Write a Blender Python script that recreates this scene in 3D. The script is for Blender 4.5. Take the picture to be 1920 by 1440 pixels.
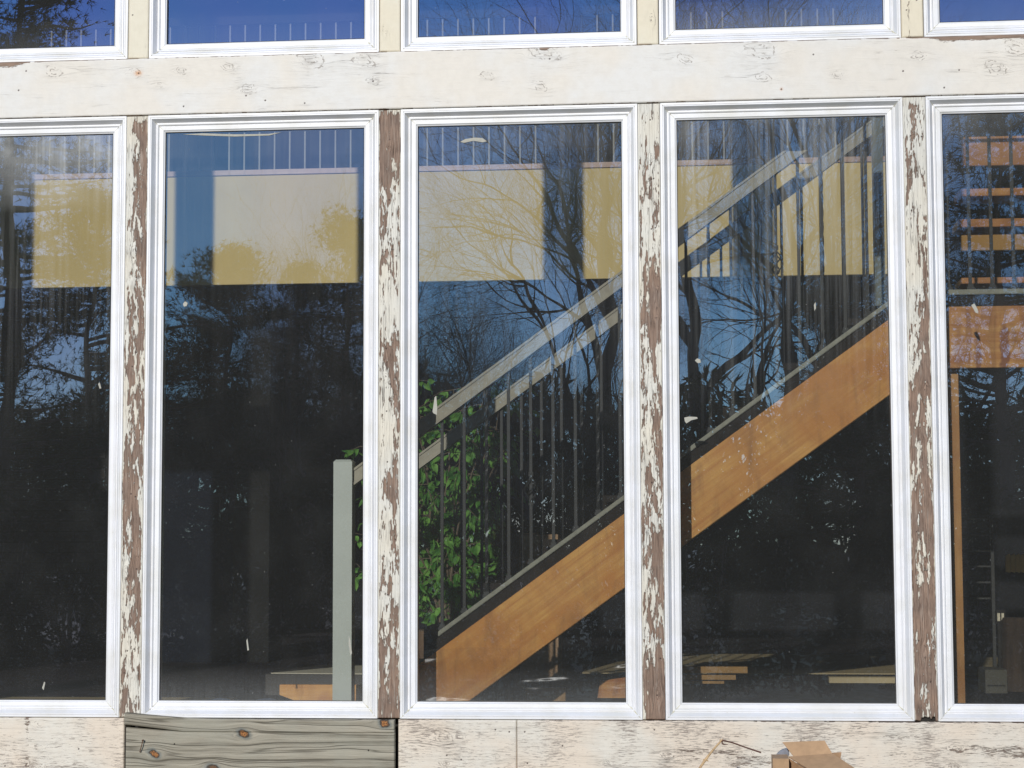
import bpy, bmesh, math, random
import numpy as np
from mathutils import Vector, Matrix, Euler
for o in list(bpy.data.objects): bpy.data.objects.remove(o)
SC = bpy.context.scene
COL = SC.collection
random.seed(7); RNG = np.random.default_rng(11)
# ------------------------------------------------------------------ camera
F_PX, DIST = 3680.0, 8.464
PITCH, YAW, ROLL = 0.0824927, 0.0954163, 0.00333146
CX, CZ = 0.778028, -1.92872
def _R():
    cx, sx = math.cos(PITCH), math.sin(PITCH); cy, sy = math.cos(ROLL), math.sin(ROLL); cz, sz = math.cos(YAW), math.sin(YAW)
    Rx = Matrix(((1,0,0),(0,cx,-sx),(0,sx,cx))); Rz = Matrix(((cz,-sz,0),(sz,cz,0),(0,0,1))); Ry = Matrix(((cy,0,sy),(0,1,0),(-sy,0,cy)))
    return Rz @ Rx @ Ry
MR = _R(); CAMP = Vector((CX, -DIST, CZ))
cd = bpy.data.cameras.new('camera'); cam = bpy.data.objects.new('camera', cd); COL.objects.link(cam)
cam.matrix_world = Matrix.Translation(CAMP) @ (MR @ Matrix.Rotation(math.pi/2, 3, 'X')).to_4x4()
cd.sensor_width = 36; cd.lens = F_PX/1920*36; cd.clip_start = 0.05; cd.clip_end = 2000
SC.camera = cam
def at(u, v, Y):                      # photo pixel (1920x1440) seen at depth plane Y -> world point
    d = MR @ Vector(((u-960)/F_PX, 1, -(v-720)/F_PX)); t = (Y+DIST)/d.y
    return CAMP + d*t
# ------------------------------------------------------------------ light
SUN_AZ, SUN_EL = math.atan(0.166), math.atan(0.35)
w = bpy.data.worlds.new('World'); SC.world = w; w.use_nodes = True
nt = w.node_tree; nt.nodes.clear()
sk = nt.nodes.new('ShaderNodeTexSky'); sk.sky_type = 'NISHITA'; sk.sun_disc = False
sk.sun_elevation = SUN_EL; sk.sun_rotation = math.pi + SUN_AZ; sk.air_density = 1.0; sk.dust_density = 0.0; sk.ozone_density = 4.0; sk.altitude = 300
bg = nt.nodes.new('ShaderNodeBackground'); bg.inputs[1].default_value = 0.095
wo = nt.nodes.new('ShaderNodeOutputWorld'); nt.links.new(sk.outputs[0], bg.inputs[0]); nt.links.new(bg.outputs[0], wo.inputs[0])
sd = bpy.data.lights.new('sun', 'SUN'); sd.energy = 3.5; sd.angle = math.radians(0.53); sd.color = (1.0, 0.965, 0.91)
so = bpy.data.objects.new('sun', sd); COL.objects.link(so)
sp = Vector((-math.sin(SUN_AZ)*math.cos(SUN_EL), -math.cos(SUN_AZ)*math.cos(SUN_EL), math.sin(SUN_EL)))
so.rotation_euler = (-sp).to_track_quat('-Z', 'Y').to_euler(); so.location = (-4, -8, 6)
SC.view_settings.view_transform = 'Standard'; SC.view_settings.look = 'None'; SC.view_settings.gamma = 1; SC.view_settings.exposure = 0.05
SC.view_settings.use_curve_mapping = False
SC.cycles.transparent_max_bounces = 24; SC.cycles.max_bounces = 10; SC.cycles.glossy_bounces = 4
# ------------------------------------------------------------------ helpers
def tag(o, label=None, cat=None, group=None, kind=None):
    if label: o['label'] = label
    if cat: o['category'] = cat
    if group: o['group'] = group
    if kind: o['kind'] = kind
    return o
def empty(name, loc, label=None, cat=None, group=None):
    o = bpy.data.objects.new(name, None); o.location = loc; o.empty_display_size = .1; COL.objects.link(o)
    bpy.context.view_layer.update() if False else None
    return tag(o, label, cat, group)
def link(name, me, mat, parent=None, smooth=False):
    o = bpy.data.objects.new(name, me); COL.objects.link(o)
    if mat is not None and len(me.materials) == 0: me.materials.append(mat)
    if parent is not None:
        o.parent = parent
        top = parent; off = Vector(top.location)
        while top.parent is not None: top = top.parent; off += Vector(top.location)
        o.location = -off        # meshes are written in world coordinates
    if smooth: me.polygons.foreach_set('use_smooth', [True]*len(me.polygons))
    return o
class MB:
    def __init__(s): s.v = []; s.f = []
    def add(s, vs, fs):
        b = len(s.v); s.v += [tuple(p) for p in vs]; s.f += [tuple(i+b for i in f) for f in fs]; return s
    def box(s, a, b):
        x0,y0,z0 = a; x1,y1,z1 = b
        return s.add([(x0,y0,z0),(x1,y0,z0),(x1,y1,z0),(x0,y1,z0),(x0,y0,z1),(x1,y0,z1),(x1,y1,z1),(x0,y1,z1)],
                     [(0,3,2,1),(4,5,6,7),(0,1,5,4),(1,2,6,5),(2,3,7,6),(3,0,4,7)])
    def prism(s, pts, y0, y1):       # polygon in XZ (counter-clockwise seen from -Y), extruded in Y
        n = len(pts)
        vs = [(p[0], y0, p[1]) for p in pts] + [(p[0], y1, p[1]) for p in pts]
        fs = [tuple(range(n)), tuple(range(2*n-1, n-1, -1))] + [(i, i+n, (i+1)%n+n, (i+1)%n) for i in range(n)]
        return s.add(vs, fs)
    def tube(s, pts, rad, n=8, cap=True, twist=0.0, sq=False):
        pts = [Vector(p) for p in pts]; rad = rad if hasattr(rad, '__len__') else [rad]*len(pts)
        rings = []
        up = None
        for i, p in enumerate(pts):
            d = (pts[min(i+1, len(pts)-1)] - pts[max(i-1, 0)]).normalized()
            a = Vector((0,1,0)) if abs(d.y) < .9 else Vector((1,0,0))
            e1 = d.cross(a).normalized() if up is None else (up - d*up.dot(d)).normalized(); up = e1
            e2 = d.cross(e1)
            rings.append([p + (e1*math.cos(2*math.pi*k/n + math.pi/n + twist*i) + e2*math.sin(2*math.pi*k/n + math.pi/n + twist*i))*rad[i] for k in range(n)])
        vs = [q for r in rings for q in r]; fs = []
        for i in range(len(rings)-1):
            for k in range(n):
                fs.append((i*n+k, i*n+(k+1)%n, (i+1)*n+(k+1)%n, (i+1)*n+k))
        if cap: fs += [tuple(range(n-1, -1, -1)), tuple((len(rings)-1)*n+k for k in range(n))]
        return s.add(vs, fs)
    def mesh(s, name='mesh'):
        me = bpy.data.meshes.new(name); me.from_pydata(s.v, [], s.f); me.update(); return me
    def build(s, name, mat, parent=None, bevel=0, smooth=False):
        me = s.mesh(name)
        bm = bmesh.new(); bm.from_mesh(me); bmesh.ops.recalc_face_normals(bm, faces=bm.faces)
        if bevel: bmesh.ops.bevel(bm, geom=bm.edges[:], offset=bevel, segments=2, affect='EDGES', clamp_overlap=True)
        bm.to_mesh(me); bm.free()
        return link(name, me, mat, parent, smooth)
# numpy noise
def _h(ix, iy, seed):
    n = (ix.astype(np.int64)*374761393 + iy.astype(np.int64)*668265263 + seed*1442695041) & 0x7fffffff
    n = ((n ^ (n >> 13))*1274126177) & 0x7fffffff
    return ((n ^ (n >> 16)) & 0xffff)/65535.0
def vnoise(x, y, seed=0):
    ix, iy = np.floor(x), np.floor(y); fx, fy = x-ix, y-iy
    fx, fy = fx*fx*(3-2*fx), fy*fy*(3-2*fy)
    a, b, c, d = _h(ix,iy,seed), _h(ix+1,iy,seed), _h(ix,iy+1,seed), _h(ix+1,iy+1,seed)
    return (a*(1-fx)+b*fx)*(1-fy) + (c*(1-fx)+d*fx)*fy
def fbm(x, y, seed=0, octv=4):
    t = 0; amp = .5; tot = 0
    for i in range(octv):
        t = t + amp*vnoise(x*2**i, y*2**i, seed+i*17); tot += amp; amp *= .55
    return t/tot
# ------------------------------------------------------------------ materials
def mat(name):
    m = bpy.data.materials.new(name); m.use_nodes = True; nt = m.node_tree; nt.nodes.clear()
    return m, nt
def N(nt, typ, ins=None, **kw):
    n = nt.nodes.new(typ)
    for k, v in kw.items(): setattr(n, k, v)
    if ins:
        for k, v in ins.items():
            if isinstance(v, bpy.types.NodeSocket): nt.links.new(v, n.inputs[k])
            else: n.inputs[k].default_value = v
    return n
def ramp(nt, fac, stops, interp='LINEAR'):
    r = nt.nodes.new('ShaderNodeValToRGB'); r.color_ramp.interpolation = interp
    el = r.color_ramp.elements
    while len(el) < len(stops): el.new(0.5)
    for e, (p, c) in zip(el, stops):
        e.position = p; e.color = (c if hasattr(c, '__len__') else (c, c, c)) + ((1,) if hasattr(c, '__len__') and len(c) == 3 else ()) if hasattr(c, '__len__') else (c, c, c, 1)
    nt.links.new(fac, r.inputs[0]); return r.outputs[0]
def mixc(nt, f, a, b, mode='MIX'):
    n = nt.nodes.new('ShaderNodeMix'); n.data_type = 'RGBA'; n.blend_type = mode
    for i, v in ((0, f), (6, a), (7, b)):
        if isinstance(v, bpy.types.NodeSocket): nt.links.new(v, n.inputs[i])
        else: n.inputs[i].default_value = v if i == 0 else (tuple(v)+(1,) if len(v) == 3 else v)
    return n.outputs[2]
def M(nt, op, a, b=0.0, c=None, clamp=False):
    n = nt.nodes.new('ShaderNodeMath'); n.operation = op; n.use_clamp = clamp
    for i, v in enumerate((a, b) if c is None else (a, b, c)):
        if isinstance(v, bpy.types.NodeSocket): nt.links.new(v, n.inputs[i])
        else: n.inputs[i].default_value = v
    return n.outputs[0]
def pos(nt, scale=(1,1,1), src=None):
    p = src or nt.nodes.new('ShaderNodeNewGeometry').outputs['Position']
    return N(nt, 'ShaderNodeMapping', {'Vector': p, 'Scale': scale}).outputs[0]
def noise(nt, vec, scale, detail=3, rough=.5, dist=0.0, out=0):
    return N(nt, 'ShaderNodeTexNoise', {'Vector': vec, 'Scale': scale, 'Detail': detail, 'Roughness': rough, 'Distortion': dist}).outputs[out]
def bump(nt, h, strength, dist, nrm=None):
    n = N(nt, 'ShaderNodeBump', {'Height': h, 'Strength': strength, 'Distance': dist})
    if nrm: nt.links.new(nrm, n.inputs['Normal'])
    return n.outputs[0]
def out(nt, col, rough=.6, nrm=None, spec=.5, metal=0.0, **extra):
    b = N(nt, 'ShaderNodeBsdfPrincipled')
    for k, v in (('Base Color', col), ('Roughness', rough), ('Specular IOR Level', spec), ('Metallic', metal), *extra.items()):
        if isinstance(v, bpy.types.NodeSocket): nt.links.new(v, b.inputs[k])
        else: b.inputs[k].default_value = (tuple(v)+(1,)) if hasattr(v, '__len__') and len(v) == 3 and k != 'Normal' else v
    if nrm: nt.links.new(nrm, b.inputs['Normal'])
    o = N(nt, 'ShaderNodeOutputMaterial'); nt.links.new(b.outputs[0], o.inputs[0]); return b
def simple(name, col, rough=.6, var=.25, scale=8, bumps=0.0, stretch=(1,1,1), spec=.5, metal=0.0, dark=None):
    m, nt = mat(name)
    n = noise(nt, pos(nt, stretch), scale, 5, .6)
    d = dark or tuple(c*(1-var) for c in col); l = tuple(min(1, c*(1+var)) for c in col)
    c = mixc(nt, ramp(nt, n, [(.3, 0.0), (.7, 1.0)]), d, l)
    nr = bump(nt, n, bumps, .004) if bumps else None
    out(nt, c, rough, nr, spec, metal); return m
def attr(nt, name):
    return N(nt, 'ShaderNodeAttribute', attribute_name=name).outputs['Fac']
def painted_wood(name, vertical, wood_a, wood_b, paint_a, paint_b, crack=1.0, fleck=0.0, relief=.0014):
    m, nt = mat(name)
    P = nt.nodes.new('ShaderNodeNewGeometry').outputs['Position']
    s = N(nt, 'ShaderNodeSeparateXYZ', {0: P})
    gz = attr(nt, 'gz')                 # grain coordinate (across the grain), in metres
    along = s.outputs[2] if vertical else s.outputs[0]
    V = N(nt, 'ShaderNodeCombineXYZ', {0: M(nt, 'MULTIPLY', along, 1.0), 1: M(nt, 'MULTIPLY', gz, 1.0), 2: 0.0}).outputs[0]
    def an(sa, sg, detail=3, rough=.55, off=0.0):
        v = N(nt, 'ShaderNodeMapping', {'Vector': V, 'Scale': (sa, sg, 1), 'Location': (off, off*1.7, off)}).outputs[0]
        return noise(nt, v, 1.0, detail, rough)
    grain = an(5, 330, 3, .6)
    grain2 = an(14, 900, 2, .5, 3.1)
    fine = an(45, 330, 4, .7, 5.3)
    blotch = noise(nt, P, 9, 3)
    mk = M(nt, 'ADD', attr(nt, 'paint'), M(nt, 'MULTIPLY', M(nt, 'SUBTRACT', fine, .5), .7))
    mask = ramp(nt, mk, [(.485, 0.0), (.515, 1.0)])
    rim = ramp(nt, mk, [(.42, 0.0), (.49, 1.0), (.54, 0.0)])
    wood = mixc(nt, ramp(nt, grain, [(.3, 0.0), (.68, 1.0)]), wood_a, wood_b)
    wood = mixc(nt, ramp(nt, blotch, [(.4, 0.0), (.65, .55)]), wood, tuple(c*.62+.05 for c in wood_b))
    wood = mixc(nt, ramp(nt, grain2, [(.36, .85), (.46, 0.0)]), wood, (.06,.036,.025))
    wood = mixc(nt, ramp(nt, an(9, 120, 3, .6, 4.4), [(.55, 0.0), (.72, .5)]), wood, (.42,.36,.31))
    paint = mixc(nt, ramp(nt, noise(nt, P, 3.2, 3), [(.42, 0.0), (.6, 1.0)]), paint_a, paint_b)
    paint = mixc(nt, ramp(nt, noise(nt, P, 26, 4, .7), [(.35, .25), (.6, 0.0)]), paint, tuple(c*.82 for c in paint_a))
    hl = an(3.2, 150, 2, .45, 9.0)      # hairline cracks following the grain
    hz = noise(nt, N(nt, 'ShaderNodeMapping', {'Vector': V, 'Scale': (2.2, 16, 1)}).outputs[0], 1.0, 3, .6)
    line = ramp(nt, M(nt, 'ABSOLUTE', M(nt, 'SUBTRACT', hl, .5)), [(0.0, 1.0), (.012, 0.0)])
    zone = M(nt, 'ADD', ramp(nt, hz, [(.56, 0.0), (.70, 1.0)]), attr(nt, 'cz'), clamp=True)
    cr = M(nt, 'MULTIPLY', M(nt, 'MULTIPLY', line, zone), crack, clamp=True)
    paint = mixc(nt, cr, paint, (.16, .13, .11))
    if fleck > 0:
        fk = ramp(nt, M(nt, 'ADD', an(28, 260, 4, .75, 1.3), M(nt, 'MULTIPLY', M(nt, 'SUBTRACT', noise(nt, P, 5, 2), .5), .5)), [(.60-fleck*.1, 0.0), (.66-fleck*.1, 1.0)])
        paint = mixc(nt, M(nt, 'MULTIPLY', fk, .8), paint, (.23, .19, .165))
    kn = attr(nt, 'knot')
    rings = ramp(nt, M(nt, 'SINE', M(nt, 'ADD', M(nt, 'MULTIPLY', kn, 17.0), M(nt, 'MULTIPLY', fine, 6.0))), [(.5, 0.0), (.9, 1.0)])
    kf = M(nt, 'MULTIPLY', M(nt, 'MULTIPLY', ramp(nt, kn, [(.12, 0.0), (.3, .7)]), rings), ramp(nt, noise(nt, P, 70, 2), [(.46, 0.0), (.56, 1.0)]))
    paint = mixc(nt, kf, paint, (.2, .16, .13))
    hole = attr(nt, 'hole'); rust = attr(nt, 'rust')
    col = mixc(nt, mask, wood, paint)
    col = mixc(nt, M(nt, 'MULTIPLY', rim, .35), col, (.12, .085, .06))
    col = mixc(nt, M(nt, 'MULTIPLY', rust, .8), col, (.62, .27, .08))
    col = mixc(nt, ramp(nt, hole, [(.35, 0.0), (.6, .9)]), col, (.06, .04, .035))
    h = M(nt, 'ADD', M(nt, 'MULTIPLY', mask, 1.0), M(nt, 'MULTIPLY', grain, .9))
    h = M(nt, 'SUBTRACT', h, M(nt, 'MULTIPLY', cr, .9))
    nr = bump(nt, h, .8, relief)
    out(nt, col, .62, nr, .3)
    return m
CREAM_A, CREAM_B = (.73, .685, .62), (.72, .705, .68)
mBEAM = painted_wood('cream_painted_beam', False, (.36,.25,.18), (.24,.16,.115), CREAM_A, CREAM_B, .7)
mSILL = painted_wood('weathered_painted_board', False, (.33,.25,.2), (.2,.15,.12), (.71,.62,.52), (.69,.65,.58), 1.0, .42)
mPOST = painted_wood('peeling_painted_post', True, (.40,.275,.205), (.20,.13,.095), (.73,.68,.58), (.72,.70,.64), 1.6, 0.0, .0035)
mPOSTU = painted_wood('cream_painted_post', True, (.36,.25,.18), (.24,.16,.115), (.73,.66,.52), (.72,.67,.55), .8)
def vinyl():
    m, nt = mat('white_vinyl')
    P = pos(nt)
    g = noise(nt, P, 6, 4, .6); st = noise(nt, pos(nt, (3, 3, 60)), 3, 3)
    c = mixc(nt, ramp(nt, g, [(.42, 0.0), (.72, .8)]), (.76,.765,.795), (.66,.65,.62))
    c = mixc(nt, ramp(nt, noise(nt, P, 90, 2), [(.72, 0.0), (.78, .5)]), c, (.5,.47,.4))
    out(nt, c, .42, bump(nt, noise(nt, P, 2.5, 2), .12, .01), .5); return m
mVINYL = vinyl()
mCAULK = simple('old_caulk', (.55,.52,.38), .7, .3, 60)
mBLACK = simple('dark_gap', (.02,.018,.016), .9, .2, 20)
def plank_mat():
    m, nt = mat('weathered_grey_wood')
    P = nt.nodes.new('ShaderNodeNewGeometry').outputs['Position']; s = N(nt, 'ShaderNodeSeparateXYZ', {0: P})
    gz = attr(nt, 'gz'); kn = attr(nt, 'knot')
    V = N(nt, 'ShaderNodeCombineXYZ', {0: s.outputs[0], 1: gz, 2: 0.0}).outputs[0]
    def an(sa, sg, d=3, r=.55, off=0.0): return noise(nt, N(nt, 'ShaderNodeMapping', {'Vector': V, 'Scale': (sa, sg, 1), 'Location': (off,off,0)}).outputs[0], 1.0, d, r)
    band = an(.9, 42, 3, .55); fine = an(6, 420, 3, .6, 2.0)
    c = mixc(nt, ramp(nt, band, [(.34, 0.0), (.5, .75), (.62, 1.0)]), (.20,.18,.14), (.40,.365,.295))
    c = mixc(nt, ramp(nt, fine, [(.36, .55), (.52, 0.0)]), c, (.15,.14,.115))
    c = mixc(nt, ramp(nt, noise(nt, P, 6, 3), [(.45, 0.0), (.62, .5)]), c, (.33,.32,.265))
    line = ramp(nt, M(nt, 'ABSOLUTE', M(nt, 'SUBTRACT', an(1.1, 26, 2, .4, 7.0), .5)), [(0.0, 1.0), (.02, 0.0)])
    c = mixc(nt, M(nt, 'MULTIPLY', line, .6), c, (.07,.06,.045))
    c = mixc(nt, ramp(nt, kn, [(.15, 0.0), (.42, .65)]), c, (.13,.15,.15))
    c = mixc(nt, ramp(nt, kn, [(.44, 0.0), (.54, .9)]), c, (.045,.034,.026))
    kc = mixc(nt, ramp(nt, noise(nt, P, 260, 3), [(.4, 0.0), (.6, 1.0)]), (.13,.055,.025), (.50,.22,.07))
    c = mixc(nt, M(nt, 'MULTIPLY', ramp(nt, M(nt, 'ADD', kn, M(nt, 'MULTIPLY', M(nt, 'SUBTRACT', noise(nt, P, 120, 3), .5), .5)), [(.60, 0.0), (.72, .9)]), attr(nt, 'rust')), c, kc)
    c = mixc(nt, ramp(nt, attr(nt, 'hole'), [(.35, 0.0), (.6, 1.0)]), c, (.02,.016,.012))
    h = M(nt, 'ADD', band, M(nt, 'MULTIPLY', fine, .5)); h = M(nt, 'SUBTRACT', h, M(nt, 'MULTIPLY', line, .8))
    out(nt, c, .75, bump(nt, h, .9, .004), .25); return m
mPLANK = plank_mat()
def stained(name, a, b, cc, vert=False, horiz=True):
    m, nt = mat(name)
    P = nt.nodes.new('ShaderNodeNewGeometry').outputs['Position']
    ang = 0.0 if horiz else math.radians(36.6)
    mp = N(nt, 'ShaderNodeMapping', {'Vector': P, 'Rotation': (0, ang, 0)}).outputs[0]
    g = noise(nt, N(nt, 'ShaderNodeMapping', {'Vector': mp, 'Scale': (1.2, 1, 26) if not vert else (26, 1, 1.2)}).outputs[0], 1.5, 5, .6, .6)
    bl = noise(nt, P, 2.6, 3, .6, 1.0)
    c = mixc(nt, ramp(nt, g, [(.33, 0.0), (.66, 1.0)]), a, b)
    c = mixc(nt, ramp(nt, bl, [(.42, 0.0), (.62, .9)]), c, cc)
    c = mixc(nt, ramp(nt, noise(nt, N(nt, 'ShaderNodeMapping', {'Vector': P, 'Scale': (7, 1, 1.6)}).outputs[0], 1.5, 4, .6, .8), [(.52, 0.0), (.72, .55)]), c, tuple(x*.45 for x in cc))
    fig = noise(nt, N(nt, 'ShaderNodeMapping', {'Vector': mp, 'Scale': (14, 1, 3)}).outputs[0], 2.0, 3)
    c = mixc(nt, ramp(nt, fig, [(.5, 0.0), (.8, .25)]), c, tuple(x*.5 for x in a))
    out(nt, c, .38, bump(nt, g, .15, .002), .5); return m
mSTRING = stained('orange_stained_wood', (.56,.225,.03), (.80,.43,.09), (.58,.22,.02), horiz=False)
mLAND = stained('orange_stained_board', (.52,.20,.03), (.78,.42,.11), (.34,.09,.015))
mPOSTW = stained('orange_post_wood', (.45,.22,.06), (.6,.32,.10), (.4,.17,.04), vert=True)
mTREAD = stained('tread_wood', (.50,.20,.03), (.66,.31,.06), (.42,.15,.02))
mCAP = stained('fascia_cap_wood', (.42,.24,.17), (.62,.42,.31), (.5,.3,.22))
mYEL = simple('pale_yellow_wall', (.86,.67,.29), .7, .06, 3)
mIRON = simple('dark_iron', (.028,.03,.03), .5, .3, 40, spec=.35)
mRAIL = simple('grey_rail_paint', (.34,.31,.23), .5, .15, 20)
mSHOE = simple('shoe_rail_paint', (.27,.27,.21), .5, .2, 30)
mNEWEL = simple('grey_green_paint', (.49,.53,.485), .5, .05, 6)
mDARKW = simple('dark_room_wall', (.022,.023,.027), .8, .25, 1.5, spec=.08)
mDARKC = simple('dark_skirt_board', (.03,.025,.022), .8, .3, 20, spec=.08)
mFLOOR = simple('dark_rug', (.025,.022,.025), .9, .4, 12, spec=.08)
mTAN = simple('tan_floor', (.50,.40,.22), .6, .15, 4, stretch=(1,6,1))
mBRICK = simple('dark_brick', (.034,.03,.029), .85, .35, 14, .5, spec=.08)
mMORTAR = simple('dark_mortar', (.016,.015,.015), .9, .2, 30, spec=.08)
mWOVEN = None
# glass: reflective coated pane with dust, streaks, specks and an even veil lifting the blacks
def glass_mat(name, tintk=0.0, haze_top=0.0, streak=0.0, low=0.25, seed=0.0, refl=.34, ztop=0.0, zbot=-2.6):
    m, nt = mat(name)
    P = nt.nodes.new('ShaderNodeNewGeometry').outputs['Position']; s = N(nt, 'ShaderNodeSeparateXYZ', {0: P})
    Po = N(nt, 'ShaderNodeMapping', {'Vector': P, 'Location': (seed*3.1, 0, seed)}).outputs[0]
    wav = noise(nt, Po, 1.3, 2, .4)
    nr = bump(nt, wav, .5, .006)
    tintn = noise(nt, N(nt, 'ShaderNodeMapping', {'Vector': Po, 'Scale': (1.6, 1, .5)}).outputs[0], 1.0, 1)
    tint = mixc(nt, ramp(nt, tintn, [(.40, 0.0), (.62, 1.0)]), tuple(a*(1-tintk)+b*tintk for a, b in zip((.52,.76,1.0), (.34,.60,1.0))), tuple(a*(1-tintk)+b*tintk for a, b in zip((.72,.74,1.0), (.42,.52,1.0))))
    gl = N(nt, 'ShaderNodeBsdfGlossy', {'Color': tint, 'Roughness': 0.0, 'Normal': nr})
    tr = N(nt, 'ShaderNodeBsdfTransparent', {'Color': (.97,.985,.975,1)})
    fr = N(nt, 'ShaderNodeFresnel', {'IOR': 1.5, 'Normal': nr}).outputs[0]
    k = M(nt, 'ADD', M(nt, 'MULTIPLY', fr, .8), refl-.03, clamp=True)
    mx = N(nt, 'ShaderNodeMixShader', {0: k, 1: tr.outputs[0], 2: gl.outputs[0]})
    h = M(nt, 'DIVIDE', M(nt, 'SUBTRACT', s.outputs[2], zbot), ztop-zbot, clamp=True)   # 0 bottom .. 1 top
    vs = noise(nt, N(nt, 'ShaderNodeMapping', {'Vector': Po, 'Scale': (38, 1, .7)}).outputs[0], 1.0, 4, .6)
    vsf = noise(nt, N(nt, 'ShaderNodeMapping', {'Vector': Po, 'Scale': (160, 1, 2.2)}).outputs[0], 1.0, 3, .6)
    cl = noise(nt, Po, 4.5, 4, .6)
    top = ramp(nt, h, [(.86, 0.0), (1.0, 1.0)])
    d = M(nt, 'MULTIPLY', M(nt, 'MULTIPLY', top, ramp(nt, cl, [(.3, .2), (.65, 1.0)])), haze_top)
    stf = M(nt, 'MULTIPLY', ramp(nt, h, [(.45, 0.0), (.95, 1.0)]), ramp(nt, vs, [(.46, 0.0), (.7, 1.0)]))
    stf = M(nt, 'MULTIPLY', stf, M(nt, 'ADD', .35, vsf))
    d = M(nt, 'ADD', d, M(nt, 'MULTIPLY', stf, streak))
    bt = ramp(nt, h, [(0.0, 1.0), (.06, 0.0)])
    d = M(nt, 'ADD', d, M(nt, 'MULTIPLY', M(nt, 'MULTIPLY', bt, M(nt, 'ADD', vsf, .2)), low*.12))
    d = M(nt, 'ADD', d, .021)  # even pale veil added to brighten the dark room behind the glass
    d = M(nt, 'ADD', d, M(nt, 'MULTIPLY', ramp(nt, cl, [(.45, 0.0), (.8, 1.0)]), .010))
    for sc_, th, amt in ((42, .045, .6), (90, .045, .45)):
        vo = N(nt, 'ShaderNodeTexVoronoi', {'Vector': Po, 'Scale': sc_})
        sel = ramp(nt, N(nt, 'ShaderNodeSeparateColor', {0: vo.outputs['Color']}).outputs[0], [(.86, 0.0), (.87, 1.0)], 'CONSTANT')
        dot = ramp(nt, vo.outputs['Distance'], [(th*.6, 1.0), (th*1.6, 0.0)])
        d = M(nt, 'ADD', d, M(nt, 'MULTIPLY', M(nt, 'MULTIPLY', sel, dot), amt))
    df = N(nt, 'ShaderNodeBsdfDiffuse', {'Color': (.75,.76,.75,1)})
    m2 = N(nt, 'ShaderNodeMixShader', {0: M(nt, 'MINIMUM', d, .8), 1: mx.outputs[0], 2: df.outputs[0]})
    o = N(nt, 'ShaderNodeOutputMaterial'); nt.links.new(m2.outputs[0], o.inputs[0]); return m
def leaf_mat(name, a, b, trans=.25, scale=20, spec=.3):
    m, nt = mat(name)
    n = noise(nt, pos(nt), scale, 2)
    c = mixc(nt, ramp(nt, n, [(.35, 0.0), (.65, 1.0)]), a, b)
    bs = N(nt, 'ShaderNodeBsdfPrincipled', {'Base Color': c, 'Roughness': .6 if spec else 1.0, 'Specular IOR Level': spec})
    tl = N(nt, 'ShaderNodeBsdfTranslucent', {'Color': c})
    mx = N(nt, 'ShaderNodeMixShader', {0: trans, 1: bs.outputs[0], 2: tl.outputs[0]})
    o = N(nt, 'ShaderNodeOutputMaterial'); nt.links.new(mx.outputs[0], o.inputs[0]); return m
# ------------------------------------------------------------------ facade data
S = 1.14246; ZS = -2.6692; ZB = 0.25773; PW = .096; ZTOP = 3.05
PX = [(-2.5+i)*S for i in range(6)]          # post centres (first and last lie outside the frame)
def grid_board(name, x0, x1, z0, z1, yf, depth, res, mt, parent=None, hfn=None, attrs=None, top=None, bot=None, vertical=False):
    nx = max(2, int(round((x1-x0)/res))); nz = max(2, int(round((z1-z0)/res)))
    X, Z = np.meshgrid(np.linspace(x0, x1, nx+1), np.linspace(z0, z1, nz+1))
    a = attrs(X, Z)
    Y = np.full_like(X, yf) + (hfn(X, Z, a) if hfn else 0)
    Zm = Z.copy()
    if top is not None or bot is not None:
        t = (Z-z0)/(z1-z0); zt = top(X) if top else z1; zb = bot(X) if bot else z0
        Zm = zb + (zt-zb)*t
    # round the edges a touch
    e = np.minimum.reduce([X-x0, x1-X, Z-z0, z1-Z]); Y = Y + .004*np.clip(1-e/.004, 0, 1)**2
    verts = np.stack([X, Y, Zm], -1).reshape(-1, 3)
    idx = np.arange((nx+1)*(nz+1)).reshape(nz+1, nx+1)
    f = np.stack([idx[:-1,:-1], idx[:-1,1:], idx[1:,1:], idx[1:,:-1]], -1).reshape(-1, 4)
    # border skirt to the back
    ring = np.concatenate([idx[0,:], idx[1:,-1], idx[-1,-2::-1], idx[-2:0:-1,0]])
    back = verts[ring].copy(); back[:,1] = yf+depth; nb = len(verts)
    bi = np.arange(len(ring))+nb; rn = np.roll(ring, -1); bn = np.roll(bi, -1)
    sk_ = np.stack([ring, bi, bn, rn], -1)
    verts = np.concatenate([verts, back]); f = np.concatenate([f, sk_])
    me = bpy.data.meshes.new(name); me.from_pydata(verts.tolist(), [], f.tolist()); me.update()
    for k, v in a.items():
        at_ = me.attributes.new(k, 'FLOAT', 'POINT'); vv = np.concatenate([v.reshape(-1), v.reshape(-1)[ring]]).astype(np.float32)
        at_.data.foreach_set('value', vv)
    me.polygons.foreach_set('use_smooth', [True]*len(me.polygons))
    return link(name, me, mt, parent)
def px_xz(u, v, Y=0.0):
    p = at(u, v, Y); return p.x, p.z
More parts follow.
